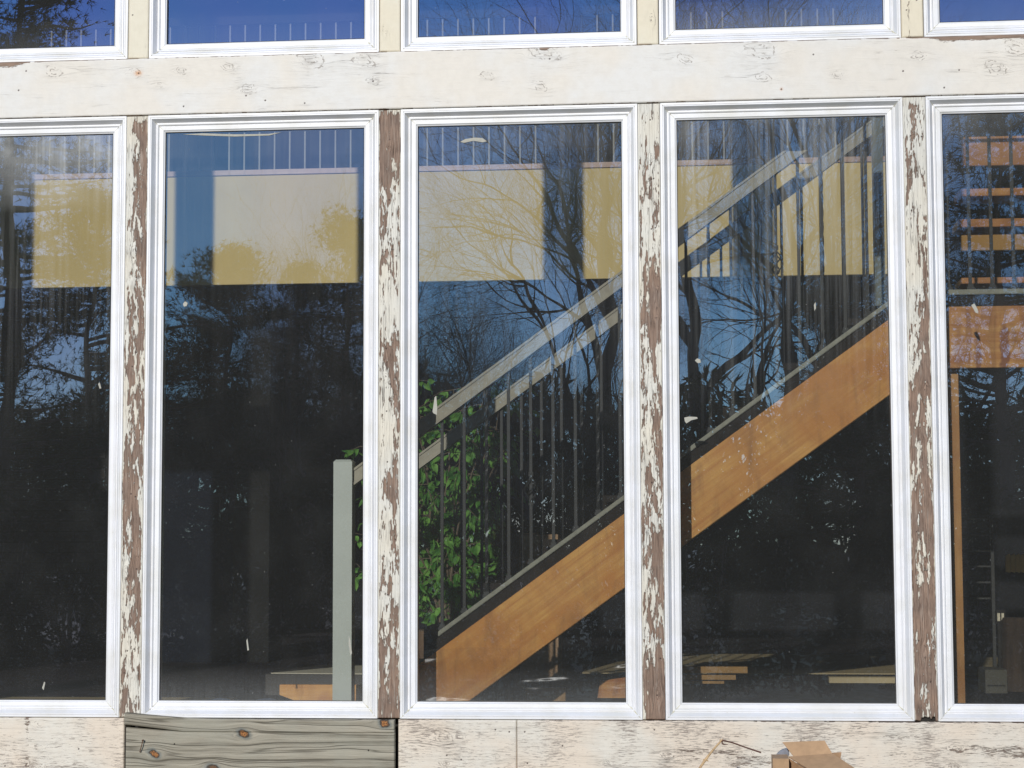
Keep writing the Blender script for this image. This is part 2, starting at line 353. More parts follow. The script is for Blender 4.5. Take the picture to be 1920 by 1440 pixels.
def knots_field(X, Z, knots, horiz=True):
    """warp grain coordinate round knots; knots: (x, z, radius, elong)"""
    g = (Z if horiz else X).copy(); kn = np.zeros_like(X); cz = np.zeros_like(X)
    for (kx, kz, r, el) in knots:
        dx, dz = X-kx, Z-kz
        along, across = (dx, dz) if horiz else (dz, dx)
        ang = np.arctan2(across, along); wob = 1 + .55*(vnoise(ang*1.3+kx*31, ang*0+kz*17, 3)-.5) + .35*(fbm(X*90, Z*90, 7)-.5)
        d = np.sqrt(((along+across*.5)/el)**2 + across**2)*wob
        infl = np.exp(-(along/(el*r*2.6))**2)*np.exp(-(across/(r*2.6))**2)
        g -= np.sign(across+1e-9)*(r*1.1)*infl*np.clip(np.abs(across)/(r*.6), 0, 1)
        kn = np.maximum(kn, np.clip(1-d/(r*2.0), 0, 1)); cz += .9*np.exp(-(d/(r*3.0))**2)
    return g, kn, cz
def dots(X, Z, pts, r):
    h = np.zeros_like(X)
    for (x, z) in pts: h = np.maximum(h, np.clip(1.4-np.hypot(X-x, Z-z)/r, 0, 1))
    return h
# ------------------------------------------------------------------ header beam
def beam_attrs(X, Z):
    kp = [(101,135,7),(298,160,4),(340,133,5),(425,125,6),(468,168,7),(580,108,11),(683,113,8),(697,152,5),(1020,97,12),(1015,162,6),(1285,112,7),(1425,92,13),(1430,145,6),(1570,140,5),(1723,105,6),(1905,90,9),(250,137,6),(915,142,5),(1866,128,8)]
    ks = [(*px_xz(u, v, -.006), r*.00235, 1.4) for u, v, r in kp]
    g, kn, cz = knots_field(X, Z, ks)
    g = g + .012*(fbm(X*1.3, Z*8, 3)-.5)
    p = .5 + .38 + .25*(fbm(X*9, Z*60, 21)-.5)
    xl, _ = px_xz(0, 125); xr, _ = px_xz(1740, 75)
    d = ZB - Z                                     # distance under the top edge
    wl = np.clip((px_xz(95,0)[0]-X)/.18, 0, 1) + np.clip((X-px_xz(1600,0)[0])/.15, 0, 1)*(.35+.65*np.clip((X-px_xz(1740,0)[0])/.08,0,1))
    p -= .75*wl*np.clip(1-d/(.035+.03*(fbm(X*12, Z*3, 5)-.3)), 0, 1)
    p -= .55*np.clip(1-d/.006, 0, 1)*(fbm(X*30, Z*4, 8) > .42) + .5*np.clip(1-(Z)/.005, 0, 1)*(fbm(X*22, Z*4, 9) > .47)
    k0 = px_xz(1020, 93); p -= 1.1*np.exp(-((X-k0[0])/.018)**2-((Z-k0[1]-.004)/.009)**2)
    holes = [px_xz(u, v) for u, v in ((345,200),(462,180),(498,189),(572,194),(261,138),(1465,168),(1031,111),(1693,134),(36,170),(50,134),(700,153),(1525,103),(1798,132),(1770,165),(985,160),(560,388))]
    h = dots(X, Z, holes[:14], .0045)
    r = np.exp(-((X-px_xz(260,138)[0])/.016)**2-((Z-px_xz(260,138)[1])/.011)**2) + .8*np.exp(-((X-px_xz(1465,168)[0])/.006)**2-((Z-px_xz(1465,168)[1])/.006)**2)
    return dict(paint=p, gz=g, knot=kn, cz=cz*.9, hole=h, rust=r)
def rough_h(X, Z, a): return -.0012*(fbm(X*2.2, Z*6, 31)-.5) - .0008*np.clip(a['paint']-.5, 0, .1)*10 + .004*np.clip(a['hole']-.4, 0, 1)
b = grid_board('header_beam', PX[0]-.6, PX[5]+.6, 0.0, ZB, -.007, .12, .004, mBEAM, hfn=rough_h, attrs=beam_attrs)
tag(b, 'wide cream painted wooden beam running between the upper and lower windows', 'beam')
# ------------------------------------------------------------------ posts
def post_attrs(i, x0, x1, z0, z1, upper=False):
    def f(X, Z):
        xc = (x0+x1)/2; u = (X-x0)/(x1-x0); t = (Z-z0)/(z1-z0)
        R = np.random.default_rng(50+i)
        ks = [(xc + R.uniform(-.03, .03), z0 + tt*(z1-z0), R.uniform(.006, .011), 1.5) for tt in R.uniform(.03, .97, 6)]
        g, kn, cz = knots_field(X, Z, ks, horiz=False)
        g = g + .006*(fbm(Z*3, X*10, 60+i)-.5)
        V = Z + 2.2*np.abs(X-xc-.01*np.sin(Z*3+i))
        big = fbm(X*20+i*9, V*3.6+i*5, 70+i, 4); mid = fbm(X*75+i*4, V*13, 80+i, 4); small = fbm(X*200, Z*45, 90+i, 3)
        if upper:
            p = .5+.34+.3*(mid-.5) - .5*np.clip(np.abs(u-.5)*2-.93, 0, 1)*10*(small > .45)
            if i == 4: p -= .35*np.exp(-((u-.35)/.12)**2)*(mid > .45)
        else:
            # how much paint is left, and on which side, for each post
            side = {0: .1, 1: .05*(.5-u)+.55*(.45-u)*np.clip((t-.62)/.15,0,1), 2: .06-.34*np.clip((t-.84)/.05,0,1)*(.6+.8*big)+.08*(.5-u), 3: .26*(.55-u) + .10*(t-.45), 4: .06+.22*(.55-u)*(t > .55) + .30*(t-.55), 5: .05}[i]
            p = .5 + 1.0*(big-.5) + .95*(mid-.5) + .55*(small-.5) + side - (.01 if i < 3 else .05)
            p += .35*np.clip(1-t/.02, 0, 1)*0 + .45*np.clip((t-.985)/.015, 0, 1)
            p += .55*(np.clip(1-u/.05, 0, 1) + np.clip((u-.95)/.05, 0, 1))*(.7+.5*(vnoise(Z*12, X*0+i, 5)-.3))
            if i in (2, 3): p -= .22*np.clip((.14-t)/.1, 0, 1)
            if i == 4: p -= .10*np.clip((.5-t)/.2, 0, 1)
        holes = [(xc+R.uniform(-.03,.03), z0+tt*(z1-z0)) for tt in R.uniform(.02, .98, 12)]
        return dict(paint=p, gz=g, knot=kn, cz=cz+.35*(not upper), hole=dots(X, Z, holes, .004), rust=np.zeros_like(X))
    return f
def post_h(X, Z, a): return .0012 - .0016*np.clip((a['paint']-.46)/.08, 0, 1) - .0012*(fbm(a['gz']*120, Z*5, 44)-.5) + .003*np.clip(a['hole']-.4, 0, 1)
desc_low = {0:'weathered post at the far left end of the window wall', 1:'peeling post left of the window with the grey newel, bare on its right side',
 2:'peeling post above the right end of the grey plank, bare wood at its top',
 3:'peeling post between the two staircase windows, more paint on its left',
 4:'peeling post with rotten jagged foot beside the window of the orange landing', 5:'weathered post at the far right end of the window wall'}
for i, x in enumerate(PX):
    if i == 4:   # rotten, jagged foot
        botf = lambda X: ZS+.003 + .020*np.abs(vnoise(X*150, X*0, 3))*(vnoise(X*70, X*0, 12) > .35)
    else: botf = None
    o = grid_board('facade_post', x-PW/2, x+PW/2, ZS+.003, -.003, 0.0, .09, .003, mPOST, hfn=post_h, attrs=post_attrs(i, x-PW/2, x+PW/2, ZS, 0), bot=botf, vertical=True)
    tag(o, desc_low[i], 'post', 'peeling posts between the lower windows')
    o = grid_board('facade_post', x-PW/2+.002, x+PW/2-.002, ZB+.003, ZTOP, 0.0, .09, .004 if 0 < i < 5 else .05, mPOSTU, attrs=post_attrs(i, x-PW/2, x+PW/2, ZB, ZTOP, True), vertical=True)
    tag(o, 'cream upper post on the beam, ' + ['outside the left edge', 'leftmost one in the picture', 'second from the left', 'third from the left, above the stairs', 'rightmost one with flaking paint', 'outside the right edge'][i], 'post', 'cream posts between the upper windows')
# dark end-grain hollow behind the rotten foot
tag(MB().box((PX[4]-PW/2+.004, .02, ZS+.001), (PX[4]+PW/2-.004, .08, ZS+.05)).build('rot_hollow', mBLACK), 'dark rotten hollow behind the jagged foot of the post', 'rot hollow')
# ------------------------------------------------------------------ windows
PROF = [(0,.002),(.0015,-.001),(.010,-.001),(.011,.002),(.0125,-.001),(.0165,-.001),(.0185,.002),(.0315,.027),(.0345,.0265),(.0358,.0225),(.038,.0215),(.041,.0225),(.0450,.029),(.047,.0285),(.048,.027),(.0635,.028),(.0655,.032),(.071,.035),(.0715,.050)]
def rail(kind, x0, x1, z0, z1):
    pts = []
    e = .00035
    for (a, y) in PROF:
        if kind == 'b': pts.append(((x0+a+e, y, z0+a), (x1-a-e, y, z0+a)))
        if kind == 't': pts.append(((x1-a-e, y, z1-a), (x0+a+e, y, z1-a)))
        if kind == 'l': pts.append(((x0+a, y, z1-a-e), (x0+a, y, z0+a+e)))
        if kind == 'r': pts.append(((x1-a, y, z0+a+e), (x1-a, y, z1-a-e)))
    first, last = pts[0], pts[-1]
    # close the back
    pts.append(tuple((p[0], .075, p[2]) for p in last)); pts.append(tuple((p[0], .075, p[2]) for p in first))
    m = MB(); n = len(pts)
    vs = [p for q in pts for p in q]
    fs = [(2*k, 2*k+1, 2*((k+1)%n)+1, 2*((k+1)%n)) for k in range(n)]
    fs += [tuple(2*k for k in range(n-1, -1, -1)), tuple(2*k+1 for k in range(n))]
    return m.add(vs, fs)
WINFO = {
 ('low',0):('white framed lower window at the far left end', dict(haze_top=.15)),
 ('low',1):('white framed lower window at the left edge, cloudy haze at the top of its pane and dim brick behind', dict(haze_top=.45, streak=.14, low=.2, seed=1)),
 ('low',2):('white framed lower window with the grey green newel post standing behind its pane', dict(haze_top=.03, streak=.03, low=1.0, seed=2, refl=.27)),
 ('low',3):('white framed lower window showing leafy plant and lower half of the staircase', dict(haze_top=.07, streak=.07, low=.7, seed=3)),
 ('low',4):('white framed lower window showing upper half of the staircase and its iron balusters', dict(haze_top=.10, streak=.20, low=.5, seed=4)),
 ('low',5-0):('white framed lower window at the right edge with orange landing board behind', dict(haze_top=.10, streak=.02, low=.2, seed=5)),
}
tilt = {('low',1):(0.1,.2), ('low',2):(.05,-.1), ('low',3):(-.1,.15), ('low',4):(.12,-.2), ('low',5):(0,.3), ('up',5):(.9,.4), ('up',2):(.5,-.35), ('up',1):(-.1,.1), ('up',3):(.1,.0), ('up',4):(-.05,.1)}
def make_window(i, row):
    # window i lies between post i-1 and post i (index 0 = outside left, 1 = leftmost seen ...)
    xl = PX[0]-S+PW/2 if i == 0 else PX[i-1]+PW/2; xr = PX[0]-PW/2 if i == 0 else PX[i]-PW/2
    x0, x1 = xl+.001, xr-.001
    z0, z1 = (ZS+.001, -.001) if row == 'low' else (ZB+.001, ZTOP)
    names = ['outside the left edge','leftmost, reflecting a dark pine','reflecting plain deep blue sky','above the plant window, reflecting bare slanting branches','reflecting dense bare trunks','rightmost, reflecting deep violet blue sky']
    if row == 'low': lab, gp = WINFO[('low', i)]
    else: lab, gp = 'white framed upper window above the beam, ' + names[i], dict(haze_top=0, streak=.02, low=.5 if i != 4 else 1.6, seed=10+i, refl=.46, tintk=1.0)
    t = empty('window', ((x0+x1)/2, .02, z0), lab, 'window', 'lower windows of the window wall' if row == 'low' else 'upper windows of the window wall')
    for k, nm in (('t','top_rail'),('b','bottom_rail'),('l','side_rail'),('r','side_rail')): rail(k, x0, x1, z0, z1).build(nm, mVINYL, t)
    g0x, g1x, g0z, g1z = x0+.0712, x1-.0712, z0+.0712, z1-.0712
    gm = glass_mat('window_glass_%s_%d' % (row, i), ztop=g1z, zbot=g0z, **gp)
    tx, tz = tilt.get((row, i), (0,0)); tx, tz = math.radians(tx), math.radians(tz)
    cxm, czm = (g0x+g1x)/2, (g0z+g1z)/2
    def gy(x, z): return .0405 + (x-cxm)*math.tan(tz)*.6 - (z-czm)*math.tan(tx)*.35
    m = MB().add([(x, gy(x, z), z) for x, z in ((g0x-.0003,g0z-.0003),(g1x+.0003,g0z-.0003),(g1x+.0003,g1z+.0003),(g0x-.0003,g1z+.0003))], [(0,1,2,3)])
    me = m.mesh('glass_pane'); link('glass_pane', me, gm, t)
    # black gasket line round the glass
    c = MB(); e = .0022
    for (a, b_) in (((g0x, g0z), (g1x, g0z+e)), ((g0x, g1z-e), (g1x, g1z)), ((g0x, g0z+e), (g0x+e, g1z-e)), ((g1x-e, g0z+e), (g1x, g1z-e))):
        c.box((a[0], .0345, a[1]), (b_[0], .0385, b_[1]))
    c.build('gasket', mBLACK, t)
    # yellowed caulk in the mitres of the bottom corners
    c = MB()
    R = random.Random(i*7+len(row))
    for sx, xx in ((1, x0), (-1, x1)):
        for sz, zz in ((1, z0), (-1, z1)):
            if sz < 0 and row == 'up': continue
            pts = []; rad = []
            for k in range(9):
                a = .008+.056*k/8; y = np.interp(a, [p[0] for p in PROF], [p[1] for p in PROF])
                pts.append((xx+sx*(a+R.uniform(-.0006,.0006)), y-.0002, zz+sz*a)); rad.append(R.uniform(.0004, .0021 if sz > 0 else .0011)*(1.2 if .2 < k/8 < .8 else .7))
            c.tube(pts, rad, 5)
    c.build('corner_caulk', mCAULK, t)
    return t
for i in range(6):
    make_window(i, 'low'); make_window(i, 'up')
# caulk seams beside the lower posts (thin cream bead)
mSEAM = simple('cream_seam', (.74,.72,.64), .7, .12, 80)
# ------------------------------------------------------------------ boards under the windows
def sill_attrs(seed, wear, kp=(), hp=()):
    ks = [(*px_xz(u, v, -.004), r*.0023, 1.3) for u, v, r in kp]; hs = [px_xz(u, v) for u, v in hp]
    def f(X, Z):
        g, kn, cz = knots_field(X, Z, ks); g = g + .01*(fbm(X*1.5, Z*8, seed)-.5)
        p = .5+.37 + .5*(fbm(X*5, Z*45, seed+1)-.5) - wear(X, Z)
        p -= .35*np.clip(1-(ZS-Z)/.006, 0, 1)*(fbm(X*20, Z*0, seed+4) > .45)
        return dict(paint=p, gz=g, knot=kn, cz=cz*.9+.25, hole=dots(X, Z, hs, .0042), rust=np.zeros_like(X))
    return f
xa = px_xz(234, 1380)[0]; xb = px_xz(747, 1380)[0]; xj = px_xz(969, 1380)[0]; ZL = ZS-.29
def w1(X, Z): return .35*np.exp(-((X-px_xz(75,0)[0]-.0)/.02)**2)*(fbm(X*40, Z*40, 3) > .42)
def w2(X, Z): return .10*np.clip(fbm(X*4, Z*6, 77)-.5, 0, 1)*4
def w3(X, Z):
    u = (X-px_xz(1250, 1380)[0])/1.5
    return .16*np.clip((X-px_xz(1230,1380)[0])/.1, 0, 1) + .25*np.clip(fbm(X*3, Z*14, 78)-.5, 0, 1)*3*np.clip((X-px_xz(1150,1380)[0])/.2, 0, 1)
o = grid_board('sill_board', PX[0]-.6, xa-.002, ZL, ZS-.002, -.004, .1, .004, mSILL, hfn=rough_h, attrs=sill_attrs(101, w1, [(75,1358,4),(72,1400,4),(70,1436,6)], [(10,1436),(148,1404)]))
tag(o, 'cream painted board under the leftmost window, left of the grey plank', 'board', 'boards under the lower windows')
o = grid_board('sill_board', xb, xj-.0015, ZL, ZS-.002, -.004, .1, .004, mSILL, hfn=rough_h, attrs=sill_attrs(102, w2, [(831,1380,8),(833,1432,5),(868,1383,3),(932,1420,4)], [(865,1424),(838,1416),(929,1368),(955,1372)]))
tag(o, 'short cream painted board between the grey plank and the butt joint', 'board', 'boards under the lower windows')
o = grid_board('sill_board', xj+.0015, PX[5]+.6, ZL, ZS-.002, -.0045, .1, .004, mSILL, hfn=rough_h, attrs=sill_attrs(103, w3, [(1137,1431,4),(1250,1416,5),(1275,1422,3),(1417,1412,4),(1792,1403,6),(1790,1440,6)], [(984,1372),(1055,1398),(989,1431),(1227,1368)]))
tag(o, 'long flaking cream board right of the butt joint, behind the cardboard box', 'board', 'boards under the lower windows')
# backing for gaps
tag(MB().box((PX[0]-.6, .105, ZS-.5), (PX[5]+.6, .16, ZS-.01)).build('backing_board', mBLACK), 'dark backing behind the boards under the windows, seen in the gap beside the grey plank', 'board')
# weathered grey plank: lower body and the split, lifted sliver
pxa, pxb = px_xz(236, 1390, -.03)[0], px_xz(740, 1390, -.03)[0]
KP = [(457,1376,7.5),(291,1416,7),(401,1440,8),(722,1357,7.5)]
def plank_attrs(X, Z):
    ks = [(*px_xz(u, v, -.034), r*.0023, 1.25) for u, v, r in KP]
    g, kn, cz = knots_field(X, Z, ks); g = g + .02*(fbm(X*1.7, Z*5, 5)-.5) + .004*(fbm(X*9, Z*20, 6)-.5)
    r = np.ones_like(X)
    k3 = ks[2]; r[np.hypot(X-k3[0], Z-k3[1]) < .035] = .35
    h = dots(X, Z, [px_xz(u, v, -.034) for u, v in ((327,1396),(691,1407))], .004)
    return dict(gz=g, knot=kn, hole=h, rust=r)
def plank_h(X, Z, a): return -.0035*(fbm(X*1.3, a['gz']*45, 8, 4)-.5) - .003*np.clip(a['knot']-.2, 0, .5) + .003*np.clip(a['hole']-.4, 0, 1)
zc0, zc1 = px_xz(236, 1366, -.03)[1], px_xz(340, 1372, -.03)[1]
ztopR = ZS-.001
xs0, xs1 = px_xz(236,1390,-.03)[0], px_xz(345,1390,-.03)[0]
plank = empty('weathered_plank', ((pxa+pxb)/2, 0, ZL), 'unpainted grey weathered plank with orange knots, nailed under the window with the newel', 'plank')
def body_top(X):
    base = zc1 - .002
    t = np.clip((X-pxa)/(xs1-pxa), 0, 1)
    return (px_xz(236, 1364, -.03)[1])*(1-t) + zc1*t + 0*X
def sl_bot(X):
    t = np.clip((X-pxa)/(xs1-pxa), 0, 1); return px_xz(236, 1358, -.03)[1]*(1-t) + (zc1+.0002)*t
def sl_top(X):
    t = np.clip((X-pxa)/(px_xz(400,1350,-.03)[0]-pxa), 0, 1); return (px_xz(236,1336,-.03)[1])*(1-t)**1.6 + ztopR*(1-(1-t)**1.6)
grid_board('plank_body', pxa, pxb, ZL, zc1, -.034, .030, .003, mPLANK, plank, hfn=plank_h, attrs=plank_attrs, top=body_top)
grid_board('split_sliver', pxa-.004, pxb-.001, zc1, ztopR, -.036, .030, .003, mPLANK, plank, hfn=lambda X, Z, a: plank_h(X, Z, a)-.012*np.clip((xs1-X)/(xs1-pxa), 0, 1)**2, attrs=plank_attrs, top=sl_top, bot=sl_bot)
n0 = at(268,1388,-.05); n1 = at(262,1410,-.045)
mRUST = simple('rusty_iron', (.10,.045,.025), .8, .4, 200)
MB().tube([n0, n0*.5+n1*.5+Vector((.001,-.002,0)), n1, n1+Vector((.002,.012,-.001))], [.0022,.002,.002,.002], 8).tube([n0+Vector((-.001,-.001,.002)), n0+Vector((.0,0,-.0015))], [.0045,.0045], 10).build('bent_nail', mRUST, plank)
# ------------------------------------------------------------------ surrounding wall of the house (outside the picture)
mSID = simple('cream_siding', (.72,.68,.58), .7, .06, 4)
XA, XB = -7.5, 7.5
for (a, b_) in (((XA,0,-3.6),(PX[0]-S+PW/2,.15,4.2)), ((PX[5]+.62,0,-3.6),(XB,.15,4.2)), ((PX[0]-S+PW/2+.001,.003,ZTOP+.002),(PX[5]+.62,.15,4.2)), ((PX[0]-S+PW/2+.001,.01,-3.6),(PX[5]+.62,.10,ZL-.003))):
    tag(MB().box(a, b_).build('house_wall', mSID), None, None, None, 'structure')
tag(MB().box((PX[5]+PW/2, .003, ZS), (PX[5]+.62, .12, -.002)).box((PX[5]+PW/2, .003, ZB+.002), (PX[5]+.62, .12, ZTOP)).build('house_wall', mSID), kind='structure')
# ------------------------------------------------------------------ room shell
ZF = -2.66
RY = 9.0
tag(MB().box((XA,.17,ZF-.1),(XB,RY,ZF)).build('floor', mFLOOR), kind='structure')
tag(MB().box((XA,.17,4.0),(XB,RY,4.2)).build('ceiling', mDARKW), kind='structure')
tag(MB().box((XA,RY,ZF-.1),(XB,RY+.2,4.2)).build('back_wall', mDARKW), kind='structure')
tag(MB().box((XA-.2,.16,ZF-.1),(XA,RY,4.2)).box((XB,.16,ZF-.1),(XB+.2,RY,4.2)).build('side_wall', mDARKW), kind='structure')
# tan floor strip beyond the rug
p0 = at(1180,1262,2.6); 
tag(MB().box((at(1270,1245,2.6).x-.55, 2.9, ZF+.001),(XB-.1, 4.9, ZF+.006)).box((at(430,1300,.8).x-1.2, .40, ZF+.001),(at(430,1300,.8).x, .95, ZF+.006)).build('tan_floor', mTAN), kind='structure')
# balcony: fascia, cap, deck, balusters, top rail
YF = 3.30
zf0 = at(1020,524,YF).z; zf1 = at(1020,317,YF).z; zc = at(1020,307,YF).z
xl_, xr_ = -6.0, at(1662,400,YF).x
bal = empty('balcony', (0, YF, zf0), 'indoor balcony with pale yellow front band, wood cap strip and thin light balusters', 'balcony')
MB().box((xl_, YF, zf0),(xr_, YF+.05, zf1)).build('front_band', mYEL, bal)
MB().box((xl_, YF-.012, zf1+.0015),(xr_, YF+.10, zc)).build('cap_strip', mCAP, bal)
MB().box((xl_, YF+.051, zf0+.02),(xr_, YF+1.6, zf1-.02)).build('balcony_deck', mDARKC, bal)
mBALU = simple('pale_baluster', (.30,.29,.25), .5, .1, 30)
zr = at(1020, 30, YF+.05).z
MB().box((xl_, YF+.03, zr),(xr_, YF+.08, zr+.05)).build('balcony_rail', mBLACK, bal)
x = at(430,280,YF+.05).x - .0955*34; bme = MB().box((-.0048,YF+.045,zc),(.0048,YF+.057,zr)).mesh('baluster'); bme.materials.append(mBALU)
while x < xr_-.2:
    o = bpy.data.objects.new('baluster', bme); COL.objects.link(o); o.parent = bal; o.location = (x, -YF, -zf0); x += .0955*(1.0)
# upper back wall behind the balcony
tag(MB().box((XA, YF+1.65, zf0),(xr_, YF+1.75, 4.0)).build('upper_wall', mDARKW), kind='structure')
# ------------------------------------------------------------------ staircase
YA, YB = .30, 1.30
st = empty('staircase', (at(830,1310,YA).x, YA, ZF), 'indoor staircase with orange stained stringer, grey handrails and dark iron balusters', 'staircase')
def L(u, v, Y): p = at(u, v, Y); return (p.x, p.z)
# slope line of the stringer top (orange upper edge)
pA, pB = L(830,1213,YA), L(1665,600,YA); sl = (pB[1]-pA[1])/(pB[0]-pA[0])
def ln(x, off=0.0): return pA[1] + sl*(x-pA[0]) + off
qA, qB = L(885,1310,YA), L(1665,742,YA); sl2 = (qB[1]-qA[1])/(qB[0]-qA[0])
def lnb(x): return qA[1] + sl2*(x-qA[0])
x_l = L(700,1310,YA)[0]; x_r = L(1738,690,YA)[0]; zl_top = L(1790,575,YA)[1]; zl_bot = L(1790,690,YA)[1]
x_top = pA[0] + (zl_top-pA[1])/sl
xf = qA[0] + (ZF-qA[1])/sl2; xg = pA[0] + (ZF+.0-pA[1])/sl
MB().prism([(xg, ZF), (xf, ZF), (x_r, lnb(x_r)), (x_r, zl_top), (x_top, zl_top)], YA, YA+.042).build('stringer', mSTRING, st, .002)
MB().prism([(xg, ZF), (xf, ZF), (x_r, lnb(x_r)), (x_r, zl_top), (x_top, zl_top)], YB, YB+.042).build('stringer', mSTRING, st, .002)
sk_h = (L(1172,943,YA)[1]-L(1172,968,YA)[1])
MB().prism([(pA[0]-.09, ln(pA[0]-.09, .001)), (x_r-.02, ln(x_r-.02, .001)), (x_r-.02, ln(x_r-.02, sk_h)), (pA[0]-.02, ln(pA[0]-.02, sk_h))], YA+.006, YA+.05).build('skirt_board', mDARKC, st)
def sloped(x0, x1, o0, o1, Y0, Y1):
    return MB().prism([(x0, ln(x0, o0)), (x1, ln(x1, o0)), (x1, ln(x1, o1)), (x0, ln(x0, o1))], Y0, Y1)
sh0, sh1 = sk_h+.001, sk_h+.024
sloped(pA[0]-.02, x_r-.02, sh0, sh1, YA-.006, YA+.045).build('shoe_rail', mSHOE, st, .002)
sloped(pA[0]-.02, x_r-.02, sh0, sh1, YB-.006, YB+.045).build('shoe_rail', mSHOE, st, .002)
# treads and risers (dark, between the stringers)
run = .27; rise = run*sl; nx = int((x_r-xg)/run)
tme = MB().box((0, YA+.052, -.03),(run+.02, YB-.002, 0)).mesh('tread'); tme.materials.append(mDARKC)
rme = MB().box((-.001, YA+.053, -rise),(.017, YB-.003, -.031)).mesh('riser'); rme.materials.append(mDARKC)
for k in range(nx+1):
    xx = xg+.03+k*run; zz = ZF + rise*(k+1) - .02
    if zz > zl_top: break
    for nm, me in (('tread', tme), ('riser', rme)):
        o = bpy.data.objects.new(nm, me); COL.objects.link(o); o.parent = st; o.location = (xx-st.location.x, -YA, zz-ZF)
# hand rails
hA = L(1165,525,YA+.02); hoff = hA[1]-ln(hA[0])
x_new = L(645,900,YA)[0]
def hand(Y, x0, x1):
    m = MB()
    for (o0, o1, d) in ((-.038,-.026,.004), (-.0255,.0255,.010), (.026,.038,.004)):
        pts = [(x0, ln(x0, hoff+o0)), (x1, ln(x1, hoff+o0)), (x1, ln(x1, hoff+o1)), (x0, ln(x0, hoff+o1))]
        m.prism(pts, Y-.012+d, Y+.05-d)
    return m
xh1 = L(1720,200,YA)[0]
hand(YA, x_new+.03, xh1).build('hand_rail', mRAIL, st)
hand(YB, L(700,860,YB)[0], L(1665,238,YB)[0]).build('hand_rail', mRAIL, st)
# newel post: grey green with chamfered cap
nx0, nx1 = L(627,1000,YA)[0], L(662,1000,YA)[0]; nzt = L(645,862,YA)[1]
nw = MB(); c = .010
nw.box((nx0, YA-.03, ZF), (nx1, YA+.055, nzt-c))
nw.add([(nx0,YA-.03,nzt-c),(nx1,YA-.03,nzt-c),(nx1,YA+.055,nzt-c),(nx0,YA+.055,nzt-c),(nx0+c,YA-.03+c,nzt),(nx1-c,YA-.03+c,nzt),(nx1-c,YA+.055-c,nzt),(nx0+c,YA+.055-c,nzt)], [(0,1,5,4),(1,2,6,5),(2,3,7,6),(3,0,4,7),(4,5,6,7)])
nw.build('newel_post', mNEWEL, st)
# far newel where the upper flight starts, shade put into its darker green
MB().box((L(1641,600,YB)[0], YB-.04, L(1650,575,YB)[1]), (L(1660,600,YB)[0], YB+.04, L(1650,215,YB)[1])).build('landing_newel', simple('shaded_green_paint', (.16,.18,.15), .6, .1, 6), st)
# balusters
def baluster(x, Y, z0, z1, kind):
    m = MB(); r = .0068; y = Y+.02; h = z1-z0
    if kind == 'twist':
        n = 60; m.tube([(x, y, z0+h*k/n) for k in range(n+1)], [r*1.25]*(n+1), 4, twist=.35)
    else:
        m.box((x-r, y-r, z0), (x+r, y+r, z1))
    if kind == 'basket':
        zc_ = bask_z; 
        for k in range(4):
            a0 = k*math.pi/2; pts = []
            for j in range(13):
                t = j/12; rr = .030*math.sin(math.pi*t)**.8; a = a0+t*math.pi*1.1
                pts.append((x+rr*math.cos(a), y+rr*math.sin(a), zc_-.055+.11*t))
            m.tube(pts, .0035, 6)
        for dz in (-.065, .065, .075): m.box((x-.0105, y-.0105, zc_+dz-.004), (x+.0105, y+.0105, zc_+dz+.004))
    # shoe and collar
    m.box((x-.016, y-.016, z0), (x+.016, y+.016, z0+.012)); m.box((x-.012, y-.012, z0+.012), (x+.012, y+.012, z0+.024))
    return m
sp = L(1553,400,YA)[0]-L(1510.5,400,YA)[0]
x_b = L(828,1000,YA)[0]; k = 0
bask_z = 0
while True:
    xx = x_b + k*sp*1.003
    if xx > x_r-.03: break
    u = k
    kind = 'plain'
    if k == 4: kind = 'basket'; bask_z = L(1010,918,YA)[1]
    if k == 15: kind = 'basket'; bask_z = L(1468,492,YA)[1]
    if k in (2, 7, 12): kind = 'twist'
    baluster(xx, YA, ln(xx, sh1)-.004, ln(xx, hoff-.037), kind).build('baluster', mIRON, st); k += 1
xx = L(865,900,YB)[0]; k = 0
while xx < L(1650,400,YB)[0]:
    kind = 'twist' if k in (6, 11, 18) else 'plain'
    baluster(xx, YB, ln(xx, sh1)-.004, ln(xx, hoff-.037), kind).build('baluster', mIRON, st); xx += .1005; k += 1
# ------------------------------------------------------------------ landing
ld = empty('stair_landing', (x_r+.3, YA, ZF), 'stair landing with dark stained orange front board, grey shoe rail and iron balusters', 'stair landing')
X2 = L(1990,600,YA)[0]
nt = mLAND.node_tree; bs = [n for n in nt.nodes if n.type == 'BSDF_PRINCIPLED'][0]; src = bs.inputs['Base Color'].links[0].from_socket
Pn = nt.nodes.new('ShaderNodeNewGeometry').outputs['Position']; wn = noise(nt, Pn, 28, 4, .6); acc = src
for (u, v, ru, rv, am) in ((1884,652,9,52,.85),(1816,636,6,60,.5),(1800,660,12,50,.35),(1850,590,10,26,.4),(1835,672,6,26,.7),(1795,610,10,18,.3)):
    px_, pz_ = L(u, v, YA); mp = N(nt, 'ShaderNodeMapping', {'Vector': Pn, 'Location': (-px_/(ru*.0024), 0, -pz_/(rv*.0024)), 'Scale': (1/(ru*.0024), 0, 1/(rv*.0024))}).outputs[0]
    dist = N(nt, 'ShaderNodeVectorMath', {0: mp}, operation='LENGTH').outputs[1]
    dn_ = M(nt, 'ADD', dist, M(nt, 'MULTIPLY', M(nt, 'SUBTRACT', wn, .5), 1.4))
    acc = mixc(nt, ramp(nt, M(nt, 'MULTIPLY', dn_, .5), [(.38, am), (.58, 0.0)]), acc, (.22,.055,.015))
nt.links.new(acc, bs.inputs['Base Color'])
MB().box((x_r+.002, YA-.002, zl_bot), (X2, YA+.04, zl_top)).build('front_board', mLAND, ld, .002)
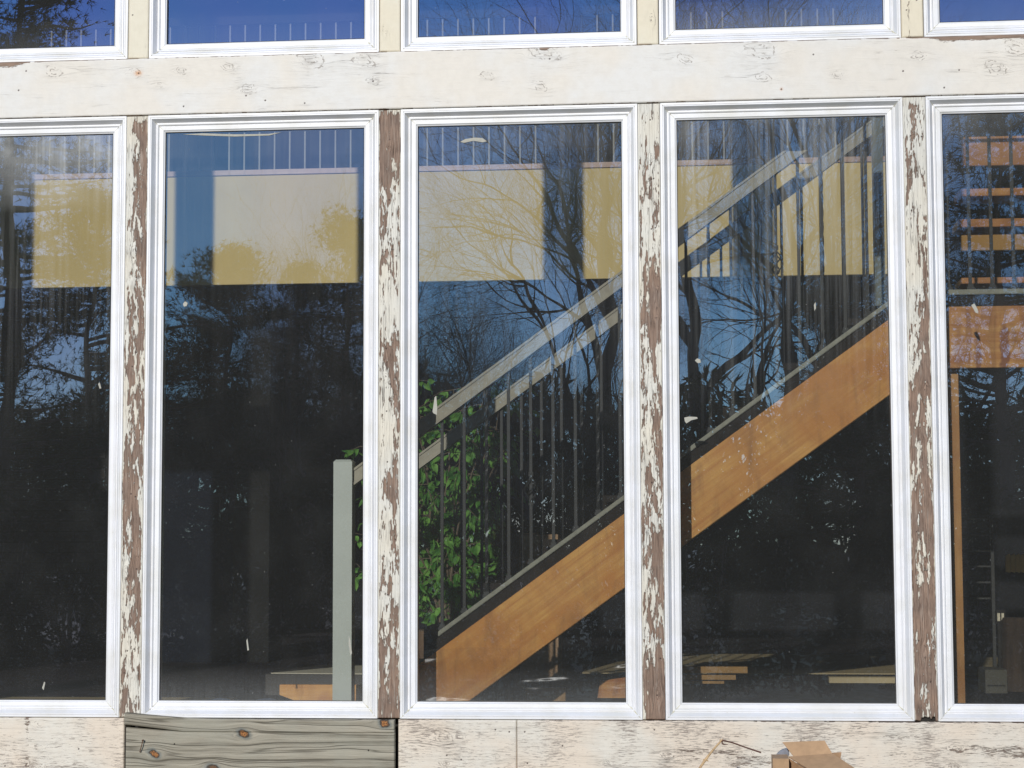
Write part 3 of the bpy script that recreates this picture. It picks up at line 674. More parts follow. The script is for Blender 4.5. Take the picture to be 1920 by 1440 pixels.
MB().box((x_r-.01, YA+.008, zl_top+.001), (X2, YA+.05, L(1800,553,YA)[1])).build('skirt_board', mDARKC, ld)
MB().box((x_r-.01, YA-.006, L(1800,553,YA)[1]+.001), (X2, YA+.045, L(1800,543,YA)[1])).build('shoe_rail', mSHOE, ld, .002)
MB().box((x_r+.003, YA+.041, zl_top-.06), (X2, YB+.04, zl_top-.002)).build('landing_deck', mDARKC, ld)
zs_ = L(1800,543,YA)[1]
for u in (1776.5, 1817.5, 1858.5, 1899.5, 1940):
    xx = L(u, 400, YA)[0]
    m = MB(); r = .0068; m.box((xx-r, YA+.013, zs_), (xx+r, YA+.027, zs_+.89)).box((xx-.017, YA+.003, zs_), (xx+.017, YA+.037, zs_+.012)).box((xx-.012, YA+.008, zs_+.012), (xx+.012, YA+.032, zs_+.026))
    m.build('baluster', mIRON, ld)
MB().box((x_r, YA-.005, zs_+.89), (X2, YA+.045, zs_+.95)).build('hand_rail', mRAIL, ld)
u0, u1 = L(1783,1000,YA+.1)[0], L(1801,1000,YA+.1)[0]
MB().box((u0, YA+.06, ZF), (u1, YA+.15, zl_bot-.0)).build('support_post', mPOSTW, ld, .002)

# upper flight beyond the landing (open treads running back up to the balcony)
uf = empty('upper_flight', (L(1860,525,1.6)[0], 1.5, zl_top), 'upper stair flight of orange treads seen behind the landing balusters', 'staircase')
mWOV = None
m_, nt_ = mat('woven_panel')
ck = N(nt_, 'ShaderNodeTexWave', {'Vector': pos(nt_, (1,1,1)), 'Scale': 60.0, 'Distortion': .5}, wave_type='BANDS', bands_direction='DIAGONAL').outputs[1]
out(nt_, mixc(nt_, ck, (.62,.36,.10), (.42,.22,.05)), .7); mWOV = m_
for (v0, v1, Y, mt, nm, uL) in ((520,531,1.27,mTREAD,'tread',1803),(440,469,2.12,mWOV,'woven_riser',1803),(410,425,2.22,mTREAD,'tread',1797),(353,367,2.60,mTREAD,'tread',1800),(262,310,3.0,mTREAD,'top_riser',1805)):
    a = L(uL, v1, Y); b_ = L(2000, v0, Y); 
    MB().box((a[0], Y, L(1860,v1,Y)[1]), (b_[0], Y+(.26 if nm == 'tread' else .03), L(1860,v0,Y)[1])).build(nm, mt, uf, .002)
MB().box((L(1805,258,2.98)[0], 2.96, L(1860,261,2.98)[1]), (L(2000,258,2.98)[0], 3.06, L(1860,257,2.98)[1])).build('top_nosing', mTREAD, uf)
# ------------------------------------------------------------------ things in the room
# brick chimney breast behind the leftmost window
ch = empty('brick_chimney', (at(120,1000,4.4).x, 4.4, ZF), 'dim brick chimney breast behind the leftmost lower window', 'chimney')
cx0, cx1 = at(-60,1000,4.4).x, at(205,1000,4.4).x; cz1 = zf0-.25
MB().box((cx0+.006, 4.412, ZF), (cx1-.006, 5.0, cz1)).build('mortar_core', mMORTAR, ch)
bm_ = MB().box((.004, 0, .004), (.206, .09, .066)).mesh('brick'); bm_.materials.append(mBRICK)
row = 0; z = ZF
while z+.07 < cz1:
    x = cx0 - (.105 if row % 2 else 0)
    while x < cx1-.11:
        if x >= cx0-.001 and x+.21 <= cx1+.001:
            o = bpy.data.objects.new('brick', bm_); COL.objects.link(o); o.parent = ch
            o.location = (x-ch.location.x, random.uniform(-.004,.003), z-ZF)
        x += .21
    z += .07; row += 1
# near-black panel put in for the darkness of a doorway, second window
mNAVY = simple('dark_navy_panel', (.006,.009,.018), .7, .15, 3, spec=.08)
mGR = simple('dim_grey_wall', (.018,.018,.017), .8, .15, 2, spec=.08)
dd = empty('dark_doorway', (at(376,1000,3.9).x, 3.9, ZF), 'near-black navy panel standing in for a dark doorway behind the window with the newel', 'door')
MB().box((at(300,1000,3.9).x, 3.9, ZF), (at(438,1000,3.9).x, 3.95, at(376,765,3.9).z)).build('doorway_panel', mNAVY, dd)
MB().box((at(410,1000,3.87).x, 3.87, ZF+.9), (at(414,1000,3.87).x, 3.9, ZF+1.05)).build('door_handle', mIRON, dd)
tag(MB().box((at(440,1000,3.95).x, 3.9, ZF), (at(508,1000,3.95).x, 4.3, zf0-.0)).build('pillar', mGR), 'dim grey pillar right of the dark doorway panel under the balcony', 'pillar')
# ficus plant
mLEAF = leaf_mat('ficus_leaf', (.05,.20,.025), (.26,.55,.10), .35, 14)
mSTEM = simple('ficus_stem', (.16,.12,.08), .8, .3, 30)
mPOT = simple('plant_pot', (.25,.16,.10), .7, .2, 10)
fx = at(835,1000,2.15).x
fi = empty('ficus_plant', (fx, 2.15, ZF), 'leafy green potted ficus standing behind the stair balusters', 'plant')
MB().tube([(fx,2.15,ZF),(fx,2.15,ZF+.04),(fx,2.15,ZF+.26),(fx,2.15,ZF+.28)], [.12,.13,.16,.165], 20).build('pot', mPOT, fi)
stems = MB(); R = random.Random(3); tips = []
for k in range(26):
    a = R.uniform(0, 6.28); lean = R.uniform(.15, .85); hh = R.uniform(.5, 1.6); p = Vector((fx+.03*math.cos(a), 2.15+.03*math.sin(a), ZF+.26)); pts = [p.copy()]
    for j in range(9):
        t = (j+1)/9; p = Vector((fx+math.cos(a)*lean*t**1.3*.8+R.uniform(-.02,.02), 2.15+math.sin(a)*lean*t**1.3*.6+R.uniform(-.02,.02), ZF+.26+hh*t - .35*lean*t*t)); pts.append(p)
        if j > 0:
            for q in range(2):
                b0 = p; d = Vector((R.uniform(-1,1), R.uniform(-.8,.8), R.uniform(-.5,.6))).normalized(); e = b0+d*R.uniform(.08,.22); e.z -= .04
                tips.append((b0, e))
    stems.tube(pts, [.008*(1-.08*j) for j in range(10)], 5)
for a, b_ in tips: stems.tube([a, (a+b_)/2+Vector((0,0,.015)), b_], [.0025,.002,.0012], 4, cap=False)
stems.build('stem', mSTEM, fi)
lv = []; lf = []
def leaf(p, d, nrm, ln_, wd):
    sd_ = d.cross(nrm).normalized(); b0 = len(lv)
    prof = [(0,0),(.18,.36),(.42,.5),(.68,.34),(.86,.12),(1.0,0)]
    mid = [p+d*ln_*t - nrm*(ln_*.22*t*t) for t, _ in prof]
    for (t, w_), m in zip(prof, mid):
        lv.append(m); 
    for (t, w_), m in zip(prof[1:-1], mid[1:-1]): lv.append(m+sd_*wd*w_+nrm*.004); lv.append(m-sd_*wd*w_+nrm*.004)
    for sgn in (0, 1):
        e = [b0+6+2*i+sgn for i in range(4)]
        fs = [(b0, b0+1, e[0])] + [(b0+i, b0+i+1, e[i], e[i-1]) for i in range(1, 4)] + [(b0+4, b0+5, e[3])]
        lf.extend(fs)
for a, b_ in tips:
    for q in range(8):
        t = R.uniform(.1, 1.1); p = a.lerp(b_, t); d = ((b_-a).normalized()*.5 + Vector((R.uniform(-1,1), R.uniform(-1,1), R.uniform(-1.6,-.1)))).normalized()
        nr_ = Vector((R.uniform(-1,1), -1+R.uniform(-.6,1.2), R.uniform(-.6,1.1))); nr_ = (nr_-d*nr_.dot(d)).normalized()
        leaf(p, d, nr_, R.uniform(.04,.08), R.uniform(.022,.036))
me = bpy.data.meshes.new('foliage'); me.from_pydata([tuple(v) for v in lv], [], lf); me.update(); fo = link('foliage', me, mLEAF, fi); fo['kind'] = 'stuff'
# small cardboard carton behind the staircase
mCARD = simple('cardboard', (.42,.27,.155), .8, .12, 30, stretch=(1,1,1))
mCARD2 = simple('cardboard_inner', (.36,.22,.12), .8, .15, 40)
q0, q1 = at(1008,1065,2.4), at(1046,1002,2.4)
cb = empty('carton', (q0.x, 2.4, ZF), 'brown carton stack standing behind the staircase beside the ficus', 'carton')
MB().box((q0.x-.1, 2.4, ZF), (q1.x, 2.7, q1.z)).build('carton_body', mCARD, cb); MB().box((q0.x-.1, 2.39, q1.z+.002), (q1.x-.12, 2.52, q1.z+.008)).build('flap', mCARD2, cb)
# loose boards, papers and cloth on the floor just behind the glass
def floor_item(nm, mt, pts, h, lab, cat, Y0=None):
    n = len(pts); vs = [(x, y, ZF+.001) for x, y in pts]+[(x, y, ZF+h) for x, y in pts]
    m = MB().add(vs, [tuple(range(n-1,-1,-1)), tuple(range(n,2*n))]+[(i,(i+1)%n,(i+1)%n+n,i+n) for i in range(n)])
    return tag(m.build(nm, mt), lab, cat)
def gx(u, Y): return at(u, 1290, Y).x
zt = at(600,1284,.62).z-ZF
o = MB().prism([(gx(524,.62), ZF+.045), (gx(560,.62), ZF+.012), (gx(760,.62), ZF+.012), (gx(760,.62), at(600,1284,.62).z), (gx(524,.62), at(600,1284,.62).z)], .62, .66).build('loose_board', mLAND, None, .002)
tag(o, 'short orange stained board lying on the floor beside the newel', 'board')
zsh = at(600,1261,1.0).z
mPAPER = simple('pale_paper', (.55,.51,.40), .7, .12, 8)
o = MB().box((gx(510,1.35), 1.2, ZF), (gx(700,1.35), 2.0, at(600,1262,1.3).z)).build('low_table', simple('low_table_dark', (.03,.025,.02), .6, .2, 10)); tag(o, 'low dark table behind the newel carrying pale papers', 'table')
zt2 = at(600,1262,1.3).z
o = floor_item('paper_sheet', mPAPER, [(gx(512,1.3),1.25),(gx(690,1.3),1.21),(gx(690,1.5),1.9),(gx(640,1.5),1.85)], zt2-ZF+.004, 'pale paper sheets lying on the low table behind the newel', 'paper')
mBLUE = simple('blue_cloth', (.12,.17,.28), .9, .3, 25, .5)
cl = MB(); Rr = random.Random(9); nxx, nyy = 24, 8; vs = []; fs = []
for j in range(nyy+1):
    for i_ in range(nxx+1):
        u_, v_ = i_/nxx, j/nyy; e = min(u_, 1-u_, v_, 1-v_)
        vs.append((gx(345,.5)+(gx(580,.5)-gx(345,.5))*u_, .38+.3*v_, ZF+.003+min(1, e*7)*(.014+.012*math.sin(u_*17+v_*5)+.006*math.sin(v_*23+u_*9))))
for j in range(nyy):
    for i_ in range(nxx): a = j*(nxx+1)+i_; fs.append((a, a+1, a+nxx+2, a+nxx+1))
tag(cl.add(vs, fs).build('cloth', mBLUE, None, 0, True), 'crumpled blue cloth on the floor left of the orange board', 'cloth')
# boxes / boards glimpsed low behind the fourth window
mAMB = simple('amber_wood', (.34,.18,.04), .5, .2, 14)
lb = empty('crate', (gx(1330,.5), .5, ZF), 'low amber slatted crate on the floor under the staircase', 'crate')
for k, (va, vb) in enumerate(((1250,1262),(1266,1275),(1278,1283))):
    MB().box((gx(1270,.5), .5+.02*k, at(1330,vb,.5).z), (gx(1402-22*k,.5), .54+.02*k, at(1330,va,.5).z)).build('slat', mAMB, lb)
o = MB().box((gx(1555,2.2), 2.2, ZF), (gx(1720,2.2), 2.3, at(1600,1270,2.2).z)).build('floor_batten', mTAN); tag(o, 'pale wooden batten lying on the floor behind the lower right of the staircase window', 'batten')
o = MB().box((gx(985,.9), .9, ZF), (gx(1060,.9), .95, at(1020,1290,.9).z)).build('loose_block', mAMB); tag(o, 'small amber wood block on the floor under the lower stringer', 'wood block')
o = MB().prism([(gx(1120,1.1), ZF), (gx(1230,1.1), ZF), (gx(1230,1.1), at(1150,1262,1.1).z), (gx(1125,1.1), at(1150,1277,1.1).z)], 1.1, 1.14).build('loose_board', mLAND); tag(o, 'orange board leaning low beside the third post, under the staircase', 'board')
# dark rack, pale panel, lantern, stump and carton behind the rightmost window
rk = empty('wire_rack', (at(1830,1100,2.6).x, 2.6, ZF), 'dark metal rack with thin horizontal rails behind the rightmost lower window', 'rack')
mWIRE = simple('grey_wire', (.03,.031,.028), .5, .2, 20)
for v in (973,1003,1033,1062,1092,1122):
    MB().box((at(1799,v,2.6).x, 2.6, at(1830,v+1.5,2.6).z), (at(1858,v,2.6).x, 2.62, at(1830,v-1.5,2.6).z)).build('shelf_rail', mWIRE, rk)
MB().box((at(1857,1000,2.6).x, 2.6, ZF), (at(1863,1000,2.6).x, 2.63, at(1860,968,2.6).z)).build('upright', mWIRE, rk)
o = MB()
for k in range(6): o.prism([(at(1886+k*9,1050,4.2).x, at(1890,1072,4.2).z), (at(1894+k*9,1050,4.2).x, at(1890,1074,4.2).z), (at(1894+k*9,1050,4.2).x, at(1890,1038,4.2).z), (at(1886+k*9,1050,4.2).x, at(1890,1042,4.2).z)], 4.2, 4.23)
tag(o.build('lit_patch_panel', mYEL), 'pale yellow slats coloured as a yellow-lit patch at the far right', 'panel')  # yellow slats stand for a lit patch, the light put in their colour
ln_ = empty('lantern', (at(1877,1180,2.0).x, 2.0, ZF+.3), 'small lantern with pale panes near the right edge', 'lantern')
a, b_ = at(1869,1166,2.0), at(1884,1148,2.0); mLAN = simple('lantern_pane', (.75,.68,.5), .5, .2, 100)
MB().box((a.x+.004, 2.004, a.z+.004), (b_.x-.004, 2.03, b_.z-.004)).build('pane', mLAN, ln_)
f = MB()
for q in (0, .5, 1): xx = a.x+(b_.x-a.x)*q; f.box((xx-.003, 1.998, a.z), (xx+.003, 2.034, b_.z))
f.box((a.x-.003, 1.999, b_.z-.003), (b_.x+.003, 2.033, b_.z+.012)).box((a.x-.003, 1.999, a.z-.01), (b_.x+.003, 2.033, a.z+.003)); f.build('lantern_frame', mBLACK, ln_)
MB().box((a.x+.005, 2.0, ZF), (b_.x-.005, 2.03, a.z-.01)).build('stand', mBLACK, ln_)
p = at(1910,1250,1.7); tag(MB().tube([(p.x,1.7,ZF),(p.x,1.7,ZF+.1),(p.x,1.7,at(1900,1165,1.7).z),(p.x,1.7,at(1900,1158,1.7).z)], [.10,.085,.08,.072], 14).build('wood_stump', simple('dark_bark', (.05,.033,.022), .9, .4, 30, .6, (1,1,.2))), 'dark brown upright log at the right edge of the rightmost window', 'log')
a, b_ = at(1848,1298,1.5), at(1888,1256,1.5)
cb2 = empty('carton', (a.x, 1.5, ZF), 'pale grey carton on the floor left of the dark log', 'carton')
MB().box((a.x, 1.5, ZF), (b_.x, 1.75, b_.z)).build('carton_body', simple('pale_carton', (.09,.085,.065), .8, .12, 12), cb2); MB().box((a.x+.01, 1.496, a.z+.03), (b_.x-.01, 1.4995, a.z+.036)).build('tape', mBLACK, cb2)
# clear plastic film sagging inside the third window
m_, nt_ = mat('plastic_film')
gl_ = N(nt_, 'ShaderNodeBsdfGlossy', {'Roughness': .2, 'Color': (.9,.9,.95,1)}); tr_ = N(nt_, 'ShaderNodeBsdfTransparent', {'Color': (.93,.93,.94,1)}); df_ = N(nt_, 'ShaderNodeBsdfDiffuse', {'Color': (.7,.7,.72,1)})
mx_ = N(nt_, 'ShaderNodeMixShader', {0: .006, 1: tr_.outputs[0], 2: gl_.outputs[0]}); mx2 = N(nt_, 'ShaderNodeMixShader', {0: .008, 1: mx_.outputs[0], 2: df_.outputs[0]})
nt_.links.new(mx2.outputs[0], N(nt_, 'ShaderNodeOutputMaterial').inputs[0])
xx0, xx1 = at(770,1250,.15).x, at(1190,1250,.15).x; nX, nZ = 90, 26
Xg, Tg = np.meshgrid(np.linspace(xx0, xx1, nX), np.linspace(0, 1, nZ)); tp = at(800,1222,.15).z + .02*np.sin((Xg-xx0)*5); 
Zg = ZF+.02+(tp-ZF-.02)*Tg; Yg = .15 + .012*(fbm(Xg*3+Zg*4, Zg*22-Xg*2, 4, 4)-.5)*2 - .02*Tg
idx = np.arange(nX*nZ).reshape(nZ, nX)
me = bpy.data.meshes.new('plastic_film'); me.from_pydata(np.stack([Xg,Yg,Zg],-1).reshape(-1,3).tolist(), [], np.stack([idx[:-1,:-1],idx[:-1,1:],idx[1:,1:],idx[1:,:-1]],-1).reshape(-1,4).tolist()); me.update()
tag(link('plastic_film', me, m_, None, True), 'crinkled clear plastic film inside the bottom of the plant window', 'plastic film')
# ------------------------------------------------------------------ flakes stuck on the glass
mFL = simple('pale_flake', (.40,.39,.34), .8, .1, 60)
def flake(pts, lab, mt=mFL):
    P_ = [at(u, v, .0385) for u, v in pts]; n = len(P_)
    m = MB().add([(p.x, .0383, p.z) for p in P_]+[(p.x, .0372, p.z) for p in P_], [tuple(range(n)), tuple(range(2*n-1,n-1,-1))]+[(i,(i+1)%n,(i+1)%n+n,i+n) for i in range(n)])
    tag(m.build('paint_flake', mt), lab, 'paint flake')
flake([(863,266),(872,261),(890,258),(905,259),(913,265),(905,267),(888,264),(870,268)], 'curved pale peel stuck near the top of the plant window glass')
flake([(342,252),(380,250),(440,252),(505,251),(528,248),(505,254),(440,256),(380,254)], 'thin white smear along the top of the newel window glass')
flake([(811,772),(815,745),(818,742),(820,765),(819,778),(813,775)], 'pale pointed sliver stuck on glass left of the handrail end')
flake([(1283,783),(1292,781),(1307,782),(1308,785),(1296,788),(1287,794),(1284,790)], 'pale flat flake stuck on glass at the left of the staircase window')
flake([(1303,676),(1307,672),(1313,674),(1314,680),(1308,681)], 'small round pale flake on the staircase window')
flake([(1821,572),(1827,569),(1833,580),(1834,588),(1829,586)], 'grey flake stuck over the orange landing board')
flake([(343,570),(347,565),(352,568),(350,574),(345,575)], 'small white dropping on the glass of the newel window')
flake([(462,1201),(464,1197),(467,1219),(464,1220)], 'thin white vertical splash low on the newel window')
flake([(654,1191),(657,1200),(660,1225),(657,1229),(654,1210)], 'thin pale splash across the newel post behind glass')
flake([(79,1290),(83,1278),(85,1280),(82,1294)], 'tiny pale sliver low on the leftmost window')
flake([(184,720),(187,717),(190,728),(187,729)], 'tiny pale sliver near the right side of the leftmost window')
flake([(1526,572),(1529,566),(1530,578),(1527,583)], 'tiny yellow sliver in the middle of the staircase window')
# ------------------------------------------------------------------ cardboard box outside
YBX = -.75
bx = empty('cardboard_box', (at(1530,1430,YBX).x, YBX, at(1530,1440,YBX).z-.25), 'opened brown cardboard box in front of the boards at the lower right', 'box')
def pt(u, v, Y): return at(u, v, Y)
def quad(m, P_, th=.004):
    a, b_, c_, d_ = [Vector(p) for p in P_]; n = (b_-a).cross(d_-a).normalized()*th
    m.add([a,b_,c_,d_,a+n,b_+n,c_+n,d_+n], [(0,1,2,3),(7,6,5,4),(0,4,5,1),(1,5,6,2),(2,6,7,3),(3,7,4,0)]); return m
def cbox(u, v, Y): return at(u, v, Y)
# raised flap (leaning to the wall)
quad(MB(), [cbox(1489,1420,YBX), cbox(1561,1414,YBX), cbox(1546,1389,YBX+.02), cbox(1467,1392,YBX+.02)]).build('raised_flap', mCARD, bx)
# front slanting lid with print
lid = [cbox(1480,1419,YBX-.005), cbox(1476,1500,YBX-.30), cbox(1690,1490,YBX-.28), cbox(1561,1415,YBX-.005)]
lidq = [cbox(1478,1420,YBX-.004), cbox(1560,1470,YBX-.20), cbox(1640,1466,YBX-.18), cbox(1561,1414.5,YBX-.004)]
quad(MB(), lidq).build('printed_lid', mCARD, bx)
a_, b_ = cbox(1447,1417,YBX), cbox(1477,1419,YBX)
MB().box((a_.x, YBX-.10, a_.z-.30), (b_.x, YBX+.05, a_.z)).build('side_panel', mCARD, bx)
MB().box((b_.x+.003, YBX-.0, a_.z-.30), (cbox(1590,1420,YBX).x, YBX+.16, a_.z-.045)).build('box_body', mCARD2, bx)
quad(MB(), [cbox(1558,1414,YBX+.06), cbox(1575,1424,YBX+.06), cbox(1577,1412,YBX+.08), cbox(1560,1413,YBX+.08)]).build('side_flap', mCARD2, bx)
quad(MB(), [cbox(1478,1421,YBX-.006), cbox(1478,1500,YBX-.02), cbox(1562,1500,YBX-.21), cbox(1560,1472,YBX-.206)], .003).build('inner_shadow_panel', mCARD2, bx)
# printed word and line drawing, laid on the lid
mINK = simple('black_ink', (.03,.024,.02), .8, .2, 100)
mINK2 = simple('faded_ink', (.17,.11,.07), .8, .2, 100)
o0 = lidq[0]; ex = (lidq[3]-lidq[0]); ex.normalize(); dn = (lidq[1]-lidq[0]); nrm_ = ex.cross(dn).normalized()
if nrm_.y > 0: nrm_ = -nrm_
def onlid(u, v):   # intersect the camera-independent lid plane (evaluated once) for the print's place on it
    d = MR @ Vector(((u-960)/F_PX, 1, -(v-720)/F_PX)); t = (o0-CAMP).dot(nrm_)/d.dot(nrm_); return CAMP+d*t + nrm_*.0012
pw0, pw1 = onlid(1488,1422.5), onlid(1528,1426.5)
txt = bpy.data.curves.new('word', 'FONT'); txt.body = 'SEASTIC'; txt.extrude = .0002; txt.size = 1.0
to = bpy.data.objects.new('tmp_word', txt); COL.objects.link(to)
dg = bpy.context.evaluated_depsgraph_get(); tm = bpy.data.meshes.new_from_object(to.evaluated_get(dg)); bpy.data.objects.remove(to)
xs = [v.co.x for v in tm.vertices]; wid = max(xs)
tx = (pw1-pw0); sc_ = tx.length/wid; tx.normalize(); ty = nrm_.cross(tx).normalized()
for v in tm.vertices: 
    c_ = v.co.copy(); v.co = pw0 + tx*c_.x*sc_ + ty*(c_.y-.7)*sc_*1.25 + nrm_*.0006
tm.materials.clear(); link('printed_word', tm, mINK, bx)
dr = MB()
for off in range(5):
    pts = [onlid(1524+k*6+off*2.5, 1430+off*3.2+2.2*math.sin(k*.9+off)) for k in range(8)]
    dr.tube([p+nrm_*.0003 for p in pts], .0007, 4)
dr.build('printed_drawing', mINK2, bx)
mBAG = simple('grey_bag', (.20,.21,.25), .35, .3, 30)
bag = MB().prism([L(1455,1417,YBX+.09), L(1480,1418,YBX+.09), L(1479,1404,YBX+.09), L(1470,1404,YBX+.09), L(1460,1410,YBX+.09)], YBX+.07, YBX+.12).build('plastic_bag', mBAG, None, .004)
tag(bag, 'grey plastic bag corner poking out behind the cardboard box flap', 'bag')
# dry twig with a broken top
mTW1 = simple('dry_stem', (.52,.36,.20), .7, .3, 60); mTW2 = simple('dark_twig', (.10,.045,.03), .7, .3, 60)
YT = -.45
tw = empty('dry_twig', (at(1312,1440,YT).x, YT, at(1312,1440,YT).z), 'bent dry twig standing in front of the flaking board left of the box', 'twig')
MB().tube([at(1280,1475,YT), at(1312,1440,YT), at(1323,1424,YT), at(1337,1406,YT), at(1353,1388,YT)], [.006,.005,.0058,.0042,.004], 8).tube([at(1323,1424,YT), at(1318,1425,YT)], [.005,.003], 6).tube([at(1325,1425,YT), at(1328,1427,YT)], [.004,.002], 6).tube([at(1352,1389,YT), at(1356,1384,YT)], [.002,.001], 5).tube([at(1351,1389,YT), at(1350,1385,YT)], [.002,.001], 5).build('stem', mTW1, tw)
MB().tube([at(1354,1388,YT-.01), at(1372,1392,YT-.012), at(1400,1402,YT-.015), at(1427,1411,YT-.02)], [.0032,.003,.003,.0034], 7).tube([at(1354,1389,YT-.01), at(1354,1394,YT-.01), at(1358,1396,YT-.01), at(1365,1396,YT-.01)], [.004,.003,.0025,.001], 6).build('broken_tip', mTW2, tw)
# ------------------------------------------------------------------ outdoors (seen mirrored in the panes)
ZG = -3.55
m_, nt_ = mat('leaf_litter')
n_ = noise(nt_, pos(nt_), 6, 6, .7); n2_ = noise(nt_, pos(nt_), .5, 3)
c_ = mixc(nt_, ramp(nt_, n_, [(.35, 0.0), (.65, 1.0)]), (.05,.04,.025), (.13,.10,.06)); c_ = mixc(nt_, ramp(nt_, n2_, [(.4, 0.0), (.6, 1.0)]), c_, (.05,.065,.025))
out(nt_, c_, .95, bump(nt_, n_, .6, .03), .2); mGRD = m_
tag(MB().add([(-400,-600,ZG),(400,-600,ZG),(400,400,ZG),(-400,400,ZG)], [(0,1,2,3)]).build('ground', mGRD), kind='structure')
mBARK = simple('grey_bark', (.085,.07,.06), .9, .35, 20, .6, (1,1,.2))
mBARK2 = simple('pine_bark', (.07,.05,.04), .9, .35, 20, .6, (1,1,.2))
mPINE = leaf_mat('pine_needles', (.012,.028,.012), (.035,.06,.022), .08, 6, 0.0)
mSHRUB = leaf_mat('shrub_leaf', (.008,.016,.007), (.022,.034,.012), .04, 8, 0.0)
def segs_mesh(name, segs, n=3):
    A = np.array([s[0] for s in segs]); B = np.array([s[1] for s in segs]); ra = np.array([s[2] for s in segs]); rb = np.array([s[3] for s in segs])
    d = B-A; d /= np.linalg.norm(d, axis=1, keepdims=True)+1e-9
    ref = np.where(np.abs(d[:,2:3]) < .9, np.array([[0,0,1.]]), np.array([[1.,0,0]])); e1 = np.cross(d, ref); e1 /= np.linalg.norm(e1, axis=1, keepdims=True); e2 = np.cross(d, e1)
    vs = []
    for P_, r in ((A, ra), (B, rb)):
        for k in range(n): a = 2*math.pi*k/n; vs.append(P_ + (e1*math.cos(a)+e2*math.sin(a))*r[:,None])
    V = np.stack(vs, 1).reshape(-1, 3); m = len(segs); base = np.arange(m)[:,None]*(2*n)
    F = np.concatenate([np.stack([base[:,0]+k, base[:,0]+(k+1)%n, base[:,0]+n+(k+1)%n, base[:,0]+n+k], -1) for k in range(n)])
    me = bpy.data.meshes.new(name); me.from_pydata(V.tolist(), [], F.tolist()); me.update(); return me
def bare_tree(x, y, h, seed, label, levels=6, spread=.5, r0=None, lean=(0,0), up=.25):
    R = np.random.default_rng(seed); segs_big = []; segs = []
    r0 = r0 or h*.014
    def grow(p, d, ln_, r, lev):
        n = 4 if lev < 3 else 3; q = np.array(p); dd = np.array(d)
        for k in range(n):
            dd = dd + R.normal(0, .10, 3) + np.array([0,0,up*.10]); dd /= np.linalg.norm(dd)
            nq = q + dd*ln_/n; r2 = r*(1-.32*(k+1)/n) if lev > 0 else r*(1-.25/n)
            (segs_big if lev < 2 else segs).append((q.copy(), nq.copy(), r, r2)); q = nq; r = r2
            if lev < levels and (lev > 0 or k >= 1):
                for _ in range(1 if lev < 2 else (2 if R.random() < .45 else 1)):
                    a = R.normal(0, 1, 3); a -= a.dot(dd)*dd; a /= np.linalg.norm(a)+1e-9
                    nd = dd*(1-spread*.6) + a*(spread+R.uniform(0,.35)); nd[2] += .08; nd /= np.linalg.norm(nd)
                    grow(q, nd, ln_*R.uniform(.55,.78), r*R.uniform(.45,.65), lev+1)
        if lev < levels: grow(q, dd, ln_*.7, r*.8, lev+1)
    grow((x, y, ZG-.1), np.array([lean[0], lean[1], 1.0])/np.linalg.norm([lean[0], lean[1], 1.0]), h*.36, r0, 0)
    t = empty('bare_tree', (x, y, ZG), label, 'tree', 'trees behind the viewer, reflected in the panes')
    link('trunk', segs_mesh('trunk', segs_big, 7), mBARK, t, True)
    c = link('crown', segs_mesh('crown', segs, 3), mBARK, t); c['kind'] = 'stuff'
    return len(segs)
def mx(u, T): return .778 + (u-1314)/F_PX*(T+DIST)      # where a tree stands so that it is mirrored at that bearing
def pine(x, y, h, rad, seed, label, base=.12, tufts=2600, droop=.15):
    R = np.random.default_rng(seed); segs = [((x,y,ZG-.1),(x+R.normal(0,.1),y,ZG+h*.5),h*.016,h*.010),((x,y,ZG+h*.5),(x,y,ZG+h),h*.010,.01)]
    V = []; nb = int(h*9); bs = []
    for k in range(nb):
        t = base+(1-base)*((k+R.random())/nb); z = ZG+h*t; a = R.uniform(0, 6.283); ln_ = rad*(1-t)**.75*R.uniform(.55,1.15)+.25
        d = np.array([math.cos(a), math.sin(a), .25-droop*2*(1-t)+R.uniform(-.12,.12)]); q = np.array([x, y, z]); n = 5
        for j in range(n):
            nq = q+d*ln_/n; d = d+np.array([R.normal(0,.08), R.normal(0,.08), .05]); segs.append((q.copy(), nq.copy(), .03*(1-j/n)+.008, .03*(1-(j+1)/n)+.006)); 
            if j > 0: bs.append((q.copy(), nq.copy(), j/n))
            q = nq
    bs_n = len(bs); per = max(1, tufts//bs_n)
    cs = []; ds = []
    for (a, b_, t) in bs:
        for _ in range(per):
            c = a+(b_-a)*R.random()+R.normal(0, .2, 3)*np.array([1,1,.6]); cs.append(c); ds.append((b_-a)/np.linalg.norm(b_-a))
    C = np.array(cs); D0 = np.array(ds); K = 9
    C = np.repeat(C, K, 0); D = np.repeat(D0, K, 0)*.7 + R.normal(0, .6, (len(C), 3)); D /= np.linalg.norm(D, axis=1, keepdims=True)
    Sx = np.cross(D, R.normal(0, 1, D.shape)); Sx /= np.linalg.norm(Sx, axis=1, keepdims=True)
    Ln = R.uniform(.08, .16, (len(C), 1)); W_ = R.uniform(.004, .009, (len(C), 1))
    Vv = np.stack([C-Sx*W_, C+Sx*W_, C+D*Ln], 1).reshape(-1, 3); Ff = np.arange(len(Vv)).reshape(-1, 3)
    t = empty('pine_tree', (x, y, ZG), label, 'tree', 'trees behind the viewer, reflected in the panes')
    link('trunk', segs_mesh('trunk', segs, 5), mBARK2, t)
    me = bpy.data.meshes.new('crown'); me.from_pydata(Vv.tolist(), [], Ff.tolist()); me.update(); c = link('crown', me, mPINE, t); c['kind'] = 'stuff'
pine(mx(-10,20), -20, 11.5, 3.0, 1, 'tall dark pine mirrored at the left edge of the panes', tufts=9000)
